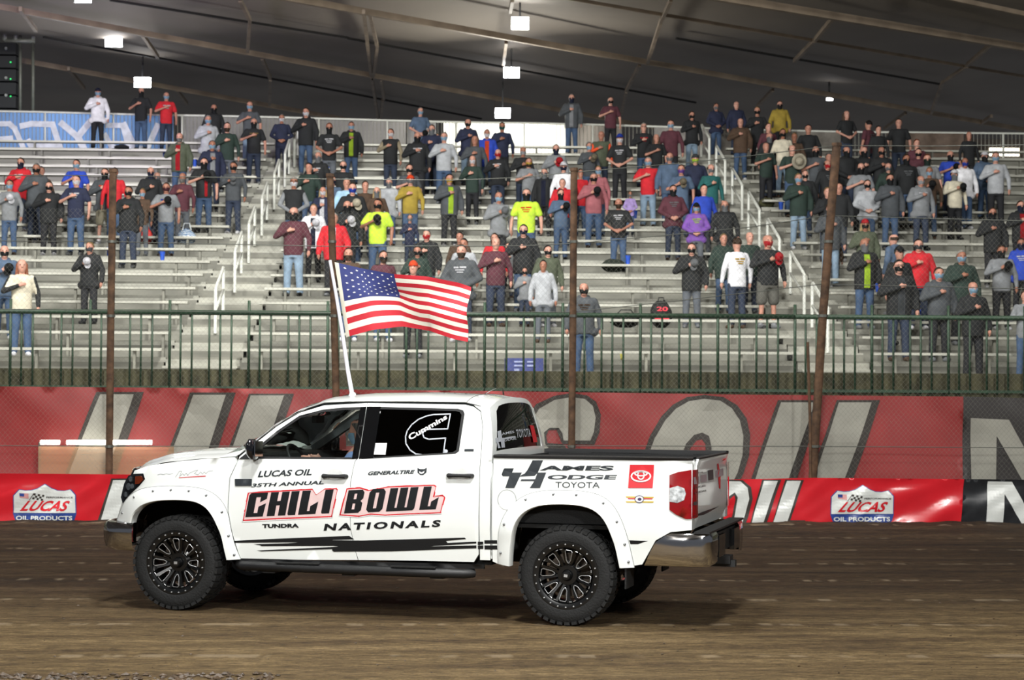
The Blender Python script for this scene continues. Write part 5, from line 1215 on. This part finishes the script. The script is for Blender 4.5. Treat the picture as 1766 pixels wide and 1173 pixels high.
    if m is None:
        bm = bmesh.new(); vv = [bm.verts.new(p) for p in b.v]
        for q in b.f:
            try: bm.faces.new([vv[i] for i in q])
            except ValueError: pass
        bmesh.ops.solidify(bm, geom=bm.faces[:], thickness=.004); bmesh.ops.recalc_face_normals(bm, faces=bm.faces)
        m = bpy.data.meshes.new(kind); bm.to_mesh(m); bm.free(); m.polygons.foreach_set('use_smooth', [True]*len(m.polygons)); m.materials.append(None)
    return m
def patch(x0, x1, z0, z1, off, f=1.0):
    rows = []
    for k in range(9):
        z = z0+(z1-z0)*k/8; w = interp(z, [(q[0], q[1]) for q in TOR])*f; d = interp(z, [(q[0], q[2]) for q in TOR])*f; c = interp(z, [(q[0], q[3]) for q in TOR]); row = []
        for i in range(7):
            tx = (x0+(x1-x0)*i/6); x = max(-.95*w, min(.95*w, tx)); y = -d*(1-abs(x/w)**2.4)**(1/2.4)+c-off; row.append((x, y, z))
        rows.append(row)
    m = MB().grid(rows); me = bpy.data.meshes.new('patch'); bm = bmesh.new(); vv = [bm.verts.new(p) for p in m.v]
    for q in m.f: bm.faces.new([vv[i] for i in q])
    bmesh.ops.solidify(bm, geom=bm.faces[:], thickness=.004); bmesh.ops.recalc_face_normals(bm, faces=bm.faces); bm.to_mesh(me); bm.free(); me.polygons.foreach_set('use_smooth', [True]*len(me.polygons)); me.materials.append(None); return me
MC = {}
def mesh_of(k):
    if k not in MC:
        p = k.split(':')
        if p[0] == 'flesh': MC[k] = flesh(p[1])
        elif p[0] == 'top': MC[k] = top_mesh(p[2], p[1])
        elif p[0] == 'sleeves': MC[k] = sleeves(p[1])
        elif p[0] == 'pants': MC[k] = pants_mesh(p[1] == 's')
        elif p[0] == 'shoes': MC[k] = shoes_mesh()
        elif p[0] == 'open': MC[k] = patch(-.055, .055, .80, 1.44, .002, 1.13)
        elif p[0] == 'print':
            f = {'t': 1.0, 'l': 1.02, 'o': 1.09, 'j': 1.12, 'v': 1.07}[p[1]]; bm = bmesh.new()
            for (a, c, z0, z1) in ((-.10, -.02, 1.325, 1.355), (-.005, .10, 1.33, 1.36), (-.075, .07, 1.285, 1.305), (-.05, .055, 1.245, 1.265)): q = patch(a, c, z0, z1, .008, f); bm.from_mesh(q)
            me = bpy.data.meshes.new('print'); bm.to_mesh(me); bm.free(); me.materials.append(None); MC[k] = me
        elif p[0] == 'stripe': MC[k] = patch(.02, .08, .85, 1.30, .004, 1.02)
        else: MC[k] = shell(k)
    return MC[k]
CN = {'w': ('white', 'E8E8EC'), 'cr': ('cream', 'D3CBB5'), 'lg': ('light grey', 'A9ACB0'), 'g': ('grey', '7E8184'), 'ch': ('charcoal', '474B4F'), 'k': ('black', '1C1E20'), 'nv': ('navy', '20263F'), 'bl': ('royal blue', '2644B0'),
      'sl': ('slate blue', '4D6078'), 'dg': ('dark green', '24352E'), 'ol': ('olive', '4D5442'), 'br': ('brown', '4E3B2C'), 'ma': ('maroon', '542A34'), 'r': ('red', 'C5202B'), 'pk': ('dusty pink', '9A5A60'), 'mu': ('mustard', '9C8632'),
      'ne': ('neon yellow', 'BFE23C'), 'pu': ('purple', '7A4FA6'), 'li': ('lilac', 'A690C8'), 'ta': ('tan', '8A7F68'), 'te': ('teal', '1E5A58'), 'lb': ('pale blue', '9FC4DC'), 'or': ('orange', 'F0562A'), 'ye': ('yellow', 'D2B04A'), 'go': ('gold', '8A7440'),
      'j': ('blue jeans', '3F5573'), 'pj': ('pale jeans', '8298AC'), 'dj': ('dark jeans', '2B3548'), 'kt': ('black trousers', '1D1E22'), 'kh': ('khaki shorts', '8B8570'), 'gs': ('grey shorts', '56554F'), 'gt': ('grey trousers', '5A5F66'),
      'sk': ('skin', 'B98470'), 'hb': ('brown', '4A3626'), 'hk': ('dark', '221C1A'), 'hg': ('grey', '8A8884'), 'hw': ('white', 'C6C2BA'), 'hy': ('blond', 'A68A5C'), 'hr': ('red', '8C4A28')}
GN = {'t': 'tee', 'l': 'long-sleeved top', 'o': 'hoodie', 'j': 'jacket', 'v': 'vest'}
PN = {'h': 'hand on heart', 'c': 'hands clasped', 's': 'arms down', 'b': 'facing away'}
def cloth(code): return mat('cloth_'+CN[code][0].replace(' ', '_'), CN[code][1], .85, var=.12, scale=9, bump=.25, bscale=22)
SKINS = [mat('skin_%d' % i, c, .55, var=.06, scale=12) for i, c in enumerate(('B98470', 'A87460', 'C79380', '9E6A54'))]
def put(name, key, m, parent):
    o = bpy.data.objects.new(name, mesh_of(key)); COL.objects.link(o); o.parent = parent
    o.material_slots[0].link = 'OBJECT'; o.material_slots[0].material = m; return o
# x y pose garment top[/inner or +print] legs mask hair width ; extras: C?? worn cap, B?? beanie, H?? held cap, S child size, G glasses
DATA = '''
169 152 h o w kt lb - 1.05 Cnv T
244 151 h t k j k fg 1.0 T
287 159 h t r+w dj lb fw 1.1 T
310 229 h j ol/r j - fg 1.1 D
36 272 h o r+w dj nv sb 1.0
63 282 h o ch dj k sg 1.1
71 287 s l br dj - sk .95
132 275 h t bl j lb sk 1.05
132 302 h t nv+w j w sk 1.15
17 310 h l g j lb sb 1.0 Hw
85 313 h j k kt k sb 1.15
181 290 h o ch+or kh k sb 1.1
198 289 s l r j - sk .95
222 321 h o k+dg dj k sb 1.1
246 325 h l br gt lb sy .85 Z
260 288 h j k dj nv fg .95
271 297 h t sl j g bb 1.0
287 315 h t g+bl j ma sb 1.2 Hk
315 298 h l ma gt - fg 1.05 D
352 272 h t k j k sk 1.15 R Hk
366 242 h j nv/lg dj lb sg 1.1
403 279 h l ch dj k sk 1.15 Hg
359 199 h o lg j lb sw 1.05
369 180 s j k dj k fg 1.05
392 211 h l dg gt - sb 1.05 D
431 175 h t ch pj lb fb 1.1
438 204 h t k+go dj k bb 1.15
486 197 c l nv nv w sg 1.0
528 186 h j k j w sb 1.1
568 212 c t k+w gt k sr 1.05
606 210 h j k/ne j lb sb 1.1
549 262 h o k+w j g bb 1.0
533 281 h l dg j - sk 1.1
507 305 c v k/g j w sw 1.05 LG
592 277 s t k gt k sg 1.0
574 303 s l sl j nv sb .9
557 322 h j nv/w j w Ly .9
598 307 s l lb j - sg .95
608 315 h j k j bl sb 1.0 Hcr
507 357 h l ma pj k fg 1.25
541 352 h j w/nv kt - sy .95 Hw
576 367 s j r/w kt - sw 1.15
599 346 h o k kt k bb 1.1 Hw
652 343 h t ne j k sk 1.2 Hk
650 322 s l br j g Ly .9 Z
671 307 s o lg j g sw .95 Z
706 283 h t ch dj k sb 1.05
708 302 h l mu j g sb 1.2 Bor
707 370 h l nv dj g sy .8 S
736 396 h j k/dg j r sg 1.05
720 424 h j dg kt k sb 1.0
713 450 s j k kt - sb .95 Bor
661 432 s l ma j k sb 1.0 D
601 427 s l br j - sb 1.0 D
775 300 h j ch/ne kt ye sk 1.2
674 222 h v k/ta dj w sb 1.05 L
725 185 c t sl j lb sg 1.0 Hk
745 215 h j nv dj g sb 1.0
720 228 h o k+w kt k bb 1.15
741 233 s l lg kt k sb .9 Ck Z
766 228 h l lg j lb sg 1.15
754 235 s l k j k sy .8 Z
807 205 h o nv pj k fg 1.05
840 223 s j bl/or j w sb .95
866 211 h l nv kt te sb 1.1
819 234 h l ch gt - Lb 1.1
815 268 h l dg kt w Lb .9
859 257 h o k+w dj r fg 1.1
902 253 h l k dj lg bb 1.0
912 272 h t g j ye sb 1.1 D
860 331 h o g kt lb bb 1.05 Hg
908 325 s t ne+or j k sg 1.25
939 290 s j k/nv kt g sg 1.0
970 308 s j r j - sg 1.0
967 326 h l sl j k sb 1.0 Hk
959 249 h o g j nv sg 1.0 Hr
972 279 s l w j nv sk .95 Cw
1001 291 s l r j - sb .75 Z
1016 245 h l ch j lb sg 1.0 Hta
1037 226 h v ol/or dj - bb 1.1 L
986 162 h j ch/lg j nv sg 1.0 T
1053 167 h t ma kt k sk 1.05 T
1069 231 c t k+w kt w sb 1.0 Cbl
1110 212 h l k+r j - sw 1.0 G
1132 231 h t k gt - Lb 1.0
1157 207 s l ma kt lb sb 1.15
1193 192 h o k pj k sb 1.0
1032 286 s l pk j lb sy .85 Z
1024 298 h l pk j k sg 1.2 Hk
1118 271 h t r pj lb sw 1.25
1155 263 s j sl j g bb 1.1
1175 284 h t sl j pu sb 1.1 Hta
1199 266 s j nv dj ne sb 1.1 Bch
1226 283 h l te gt g fb 1.05
1161 319 c o ma+g dj k sk 1.05
1214 318 s l bl gt - sk 1.0
1087 330 c l li j g sy .65 S
1067 342 c t k+w j - bb 1.15 D
1201 350 c o pu+ne gt lb Lb 1.05 Ck
1250 346 s o k kt g Lb 1.2
1193 419 h j k gt k sb 1.15 Hg
1248 403 s j dg j - sy 1.0
1271 410 b l w+ye dj - sb 1.1
1293 400 s l dg dj - bb 1.0
1324 405 h l k gs r bb 1.35 Hr
1235 178 c o nv j g sb 1.0 T
1270 175 s j nv dj - bb 1.0 T
1277 204 h j br j - fb 1.1
1306 184 h l k kt k sy 1.0
1345 174 s o mu kt k sb 1.1 T
1325 212 s l ma dj - sb .9
1327 229 s j k dj g bb 1.1
1350 222 s l cr pj k sb .95
1370 229 s l br dj - sy .9
1394 215 s l k dj - sk 1.25
1321 246 h t dg kt - bb 1.1
1366 250 h t dg j - fb 1.1 Ycr
1407 252 h t ch dj k bb 1.1
1429 264 s l ch dj - sg 1.0
1427 276 s o k+g dj r fb 1.1
1377 299 h j dg pj lb sy 1.1
1389 294 s j k j k Lg .9
1427 323 h j k dj - sy 1.0
1447 315 s j k dj - sb 1.0
1460 191 c t k dj - Lb 1.0
1498 208 b t ma+g dj - sk 1.1
1515 217 s l k dj - sk .85
1550 205 s t k dj - sk 1.2
1460 253 c j k dj k fb 1.1
1490 253 h o k dj k bb 1.05
1520 253 h j k dj k fb 1.0
1485 281 h t g kt k fb 1.05
1496 310 c o lg j k sb 1.1
1532 281 s j dg j g bb 1.05
1535 300 h j ch j k sb 1.1
1563 266 s o k+g j k sb 1.1
1581 240 s l ma dj - sr .9
1584 256 s j ma dj k sk 1.0
1599 266 s t g dj dg sr 1.2
1603 288 h l br j lb sy .95 Hk
1588 303 h o g+w dj lg fg 1.15
1639 260 h t bl dj k bb 1.1 Hk
1664 272 s o w j bl fb 1.0
1646 293 h l cr kt g sb 1.15 Cw Hk
1657 283 s l g j g fb .85 Z
1698 262 c j sl j k sb 1.15 Cw
1717 262 h l lg kt lb sb 1.1
1671 227 s l k kt - Lb .9
1492 378 h j ol dj k Ly 1.0 Br
1440 408 h j br gt - sy .7 S
1432 350 h j ch pj - sb 1.15
1491 411 h j k/ne j g bb 1.1
1541 404 b j sl j - fb 1.1
1551 425 s l k dj - sb .95 CkG
1584 412 h o r dj ch sk 1.2
1550 448 h j k/ch dj k sk 1.25 G
1658 432 h j dg kt lb sw 1.2
1619 461 h j ch kt lb sb 1.2
1678 486 h j k kt lb bb 1.1
1727 423 h l g kt k sb 1.15 Hk
1712 358 h j k kt k sb 1.05
1760 346 h j k/r kt nv sb 1.1
1761 411 s o bl+w kt nv sb 1.05
1768 500 h l g j - sb 1.0
793 400 s l br j - sk .95
800 411 s l lg j - sk 1.0
796 422 c o ch+w dj - sb 1.25 D
853 402 s l r j - sb .95
855 409 h l ma dj - fr 1.15
903 387 h j k j nv sk 1.15
876 420 h t g dj - sb .95 S
945 423 s j ol gt k sk 1.1
905 461 h o g dj k sb .75 S
937 447 s o lg gt - sk .85 S
932 471 s l g gt - sk .6 S
1007 488 s o ch+br j k fw 1.2
155 417 h o k kt ch sy 1.1 Hw
38 447 h l cr j - Lr 1.1 K
8 423 h o sl j k bb 1.0 Hk
630 312 s l br dj - sb .85
'''
ppl = []
for ln in DATA.strip().split('\n'):
    q = ln.split(); ppl.append(dict(x=float(q[0]), y=float(q[1]), pose=q[2], g=q[3], top=q[4], leg=q[5], mask=q[6], hair=q[7], w=float(q[8]), ex=q[9:]))
seat_used = []
kid = {0.65: 1.05, .8: 1.35, .75: 1.2, .95: 1.50, .85: 1.42, .6: .95, .7: 1.15}
for p in sorted(ppl, key=lambda p: p['y']):
    S_ = 'S' in p['ex']; Ht = kid.get(p['w'], 1.4) if S_ else (1.68 if p['hair'][0] == 'L' else 1.76)
    if p['w'] >= 1.2: Ht += .05
    best = []
    if p['x'] == 1007: rowsr = [(33.6, 2.27, -1)]
    elif 'T' in p['ex']: rowsr = [(YT+.55, ZT, NR)]
    else: rowsr = [(Y0+RUN*i+o_, Z0+RISE*i, i) for i in range(NR) for o_ in (.34, .12, .46)]+[(YT+.55, ZT, NR)]
    for (y, z, i) in rowsr:
        h = at_y(p['x'], p['y'], y); e = abs((h.z-z)/Ht-1)
        clash = sum(max(0, .50*(.5+.5*p['w'])-abs(h.x-u[0]))*4 for u in seat_used if u[1] == i and abs(u[2]-y) < .30)+(.012 if abs(y-Y0-RUN*i-.34) > .01 else 0)
        if 'Z' in p['ex'] and (h.z-z)/Ht > .99: e += 2
        best.append((e+clash, y, z, i, h))
    b_ = min(best, key=lambda t: t[0]); seat_used.append((b_[4].x, b_[3], b_[1])); p['pos'] = Vector((b_[4].x, b_[1], b_[2])); p['sc'] = max(.80, min(1.17, (b_[4].z-b_[2])/Ht))*Ht/1.76; p['row'] = b_[3]
    if abs((b_[4].z-b_[2])/Ht-1) > .13: print('PERSON', p['x'], p['y'], 'height ratio', round((b_[4].z-b_[2])/Ht, 2), 'row', b_[3])
# --- words: a label names the fewest features that single the person out
def words(p):
    tc = p['top'].replace('+', '/').split('/'); g = p['g']; d = {}
    n = CN[tc[0]][0]+' '+GN[g]
    if '/' in p['top']: n = CN[tc[0]][0]+' '+('open jacket' if g == 'j' else 'vest')+' over '+CN[tc[1]][0]+(' shirt')
    if '+' in p['top']: n += ' with '+CN[tc[1]][0]+' print'
    if 'R' in p['ex']: n = 'black jersey with red side stripe'
    if 'K' in p['ex']: n = 'cream top with black sleeves'
    d['top'] = n; d['mask'] = (CN[p['mask']][0]+' mask') if p['mask'] != '-' else 'no mask'
    hn = {'s': 'short', 'L': 'long', 'f': 'receding', 'b': ''}[p['hair'][0]] if p['hair'] != '-' else ''
    hc = {'k': 'dark', 'b': 'brown', 'g': 'grey', 'w': 'white', 'y': 'blond', 'r': 'reddish'}.get(p['hair'][-1], '')
    d['hair'] = 'bald head' if p['hair'][0] == 'b' else ('capped head' if p['hair'] == '-' else hn+' '+hc+' hair')
    for e in p['ex']:
        if e[0] == 'C' and len(e) > 1: d['hair'] = CN[e[1:].replace('G', '')][0]+' cap'
        if e[0] == 'B' and len(e) > 1: d['hair'] = CN[e[1:]][0]+' beanie'
    d['leg'] = {'j': 'blue jeans', 'nv': 'navy trousers'}.get(p['leg'], CN[p['leg']][0]); d['pose'] = PN[p['pose']]
    hd = [e for e in p['ex'] if e[0] in 'HY' and len(e) > 1]; d['held'] = ('holding '+CN[hd[0][1:]][0]+(' hat' if hd[0][0] == 'Y' else ' cap')) if hd else 'no cap held'
    return d
for p in ppl: p['d'] = words(p)
def who(p): return 'child' if 'S' in p['ex'] else 'person'
def compose(p, ks):
    d = p['d']; s = who(p)+' in '+d['top']
    if 'leg' in ks: s += ' and '+d['leg']
    for k in ('mask', 'hair', 'held', 'pose'):
        if k in ks: s += ', '+d[k]
    return s
import itertools
def uniq(p, maxn=3, wl=16):
    for n in range(0, maxn+1):
        for ks in itertools.combinations(('mask', 'hair', 'held', 'pose', 'leg'), n):
            if 'held' in ks and p['d']['held'].startswith('no'): continue
            if 'leg' in ks and p['y'] > 380 and 580 < p['x'] < 820: continue
            if not any(q is not p and who(q) == who(p) and q['d']['top'] == p['d']['top'] and all(q['d'][k] == p['d'][k] for k in ks) for q in ppl):
                s = compose(p, ks)
                if len(s.split()) <= wl: return s
    return None
short = {}
for i, p in enumerate(ppl):
    s = uniq(p, 1, 12)
    if s: short[i] = s
used = set()
for i, p in enumerate(ppl):
    s = uniq(p)
    if not s:
        c = sorted((((q['x']-p['x'])**2+(q['y']-p['y'])**2)**.5, j) for j, q in enumerate(ppl) if j != i and j in short)
        for dist, j in c:
            q = ppl[j]; dx, dy = p['x']-q['x'], p['y']-q['y']
            rel = ('left of' if dx < 0 else 'right of') if abs(dx) > abs(dy) else ('just behind' if dy < 0 else 'just in front of')
            qn = short[j].replace('long-sleeved top', 'top')
            s = who(p)+' in '+p['d']['top'].replace('long-sleeved top', 'top')+', '+rel+' '+qn
            if len(s.split()) <= 16 and s not in used: break
    used.add(s)
    v = 'top rows' if p['y'] < 230 else ('upper rows' if p['y'] < 300 else ('middle rows' if p['y'] < 380 else 'lower rows'))
    x = p['x']; hz = 'far left' if x < 200 else ('left' if x < 450 else ('left of centre' if x < 720 else ('centre' if x < 1000 else ('right of centre' if x < 1250 else ('right' if x < 1520 else 'far right')))))
    t = s+', '+v+' '+hz; p['label'] = t if len(t.split()) <= 16 else s
def make_person(p, k):
    e = ' '.join(p['ex']); o = empty('person', p['pos'], 0, p['label'], 'person', 'spectators standing on the bleachers')
    o.scale = (p['sc']*(.55+.45*p['w'])*1.02, p['sc']*(.4+.6*p['w']), p['sc']); rr = random.Random(k); pose = p['pose']; ap = 's' if pose == 'b' else pose
    o.rotation_euler = (0, 0, (pi+.5 if pose == 'b' else 0)+rr.uniform(-.28, .28))
    sk = SKINS[rr.choice((0, 0, 1, 2, 2, 3))]; g = p['g']; tc = p['top'].replace('+', '/').split('/')
    put('body', 'flesh:'+ap, sk, o)
    tp = put({'t': 'shirt', 'l': 'sweater', 'o': 'hoodie', 'j': 'jacket', 'v': 'vest'}[g], 'top:%s:%s' % (g, ap), cloth(tc[0]), o)
    if g == 'j' and '/' in p['top']: put('shirt_front', 'open', cloth(tc[1]), o)
    if g == 'v': put('shirt_sleeves', 'sleeves:'+ap, cloth(tc[1]), o)
    if 'K' in p['ex']: put('dark_sleeves', 'sleeves:'+ap, cloth('k'), o)
    if '+' in p['top']:
        q = put('shirt_print', 'print:'+g, cloth(tc[1]), tp)
        if pose == 'b': q.rotation_euler = (0, 0, pi)
    if 'R' in p['ex']: put('side_stripe', 'stripe', cloth('r'), tp)
    sh = p['leg'] in ('kh', 'gs'); put('shorts' if sh else 'trousers', 'pants:'+('s' if sh else 'l'), cloth(p['leg']), o); put('shoes', 'shoes', cloth(rr.choice(('k', 'g', 'br', 'w'))), o)
    put('eyes', 'eyes', mat('eye_dark', '1c1512', .3), o)
    if p['mask'] != '-':
        put('face_mask', 'gaiter' if p['mask'] in ('k', 'g', 'ch', 'nv', 'dg') and rr.random() < .55 else 'mask', mat('mask_'+CN[p['mask']][0].replace(' ', '_'), CN[p['mask']][1], .8, var=.05), o)
    hc = p['hair'][-1]
    if p['hair'] != '-':
        hm = mat('hair_'+hc, CN['h'+hc][1] if hc != 'b' else CN['hb'][1], .7, var=.3, scale=20, stretch=(4, 4, .5))
        if p['hair'][0] == 's': put('hair', 'short', hm, o)
        elif p['hair'][0] == 'L': put('hair', 'long', hm, o)
        elif p['hair'][0] == 'f': put('hair', 'fringe', hm, o)
        if ('D' in p['ex']): put('beard', 'beard', hm if p['hair'][0] != 'b' else mat('hair_b', CN['hb'][1], .7), o)
    for x in p['ex']:
        if x[0] == 'C' and len(x) > 1: put('cap', 'cap', cloth(x[1:].replace('G', '')), o)
        if x[0] == 'B' and len(x) > 1: put('beanie', 'beanie', cloth(x[1:]), o)
        if 'G' in x and x != 'D': put('glasses', 'glasses', BLACKG, o)
        if x[0] in 'HY' and len(x) > 1:
            c = bpy.data.objects.new('hat' if x[0] == 'Y' else 'cap', mesh_of('hat' if x[0] == 'Y' else 'handcap')); COL.objects.link(c); c.material_slots[0].link = 'OBJECT'; c.material_slots[0].material = cloth(x[1:])
            s = p['sc']; loc = Vector((.075*s, -.265*s*(.4+.6*p['w']), (1.33 if pose == 'h' else 1.0)*s)); c.location = p['pos']+Matrix.Rotation(o.rotation_euler.z, 3, 'Z') @ loc; c.rotation_euler = (.15, rr.uniform(-.5, .5), o.rotation_euler.z); c.scale = (s, s, s)
            ow = short.get(ppl.index(p), p['label']); wds = ('straw hat' if x[0] == 'Y' else CN[x[1:]][0]+' cap')+' held by '+ow
            tag(c, ' '.join(wds.replace(',', '').split()[:16]), 'hat' if x[0] == 'Y' else 'cap', 'caps held over hearts')
    return o
for k, p in enumerate(ppl): make_person(p, k)
# the driver, seated behind the wheel
dv = empty('person', TM @ Vector((1.58, -.42, .98)), -TYAW-PSI, 'driver in pale blue shirt and mask behind the wheel of the pickup', 'person')
b = MB(); ringloft(b, [(0, .12, .16, 0), (.15, .115, .16, 0), (.35, .115, .18, 0), (.47, .10, .18, 0), (.53, .06, .08, 0)]); capsule(b, (0, 0, .5), (0, 0, .6), .055, .05); ringloft(b, [(.56, .04, .03, 0), (.60, .07, .055, 0), (.68, .095, .074, 0), (.76, .08, .062, 0), (.785, .04, .03, 0)], 20, 2.1)
capsule(b, (-.09, 0, .67), (-.115, 0, .645), .010, .014, 6)
for s in (-1, 1): capsule(b, (0, s*.18, .44), (-.16, s*.24, .24), .045, .04); capsule(b, (-.16, s*.24, .24), (-.42, s*.13, .38), .04, .028); hand(b, (-.42, s*.13, .38), (-.50, s*.10, .42), s); capsule(b, (0, s*.09, .02), (-.42, s*.12, .06), .08, .06); capsule(b, (-.42, s*.12, .06), (-.62, s*.12, -.28), .06, .045)
m = voxel(b, .012, 2, .4); o = bpy.data.objects.new('body', m); COL.objects.link(o); o.parent = dv; o.material_slots[0].link = 'OBJECT'; o.material_slots[0].material = SKINS[2]
b = MB(); ringloft(b, [(-.02, .13, .175, 0), (.15, .128, .175, 0), (.35, .13, .195, 0), (.46, .11, .18, 0), (.51, .07, .10, 0)])
for s in (-1, 1): capsule(b, (0, s*.18, .44), (-.16, s*.24, .24), .062, .055); capsule(b, (-.16, s*.24, .24), (-.36, s*.16, .35), .055, .042)
o = bpy.data.objects.new('shirt', voxel(b, .018, 3)); COL.objects.link(o); o.parent = dv; o.material_slots[0].link = 'OBJECT'; o.material_slots[0].material = mat('driver_shirt', '7F9BD0', .8)
for nm, key, mm in (('face_mask', 'mask', mat('driver_mask', 'A8CFEA', .8)), ('hair', 'short', MATS['hair_g'])):
    o = put(nm, key, mm, dv); o.rotation_euler = (0, 0, -pi/2); o.location = (0, 0, -.975); o.scale = (1, 1, 1)
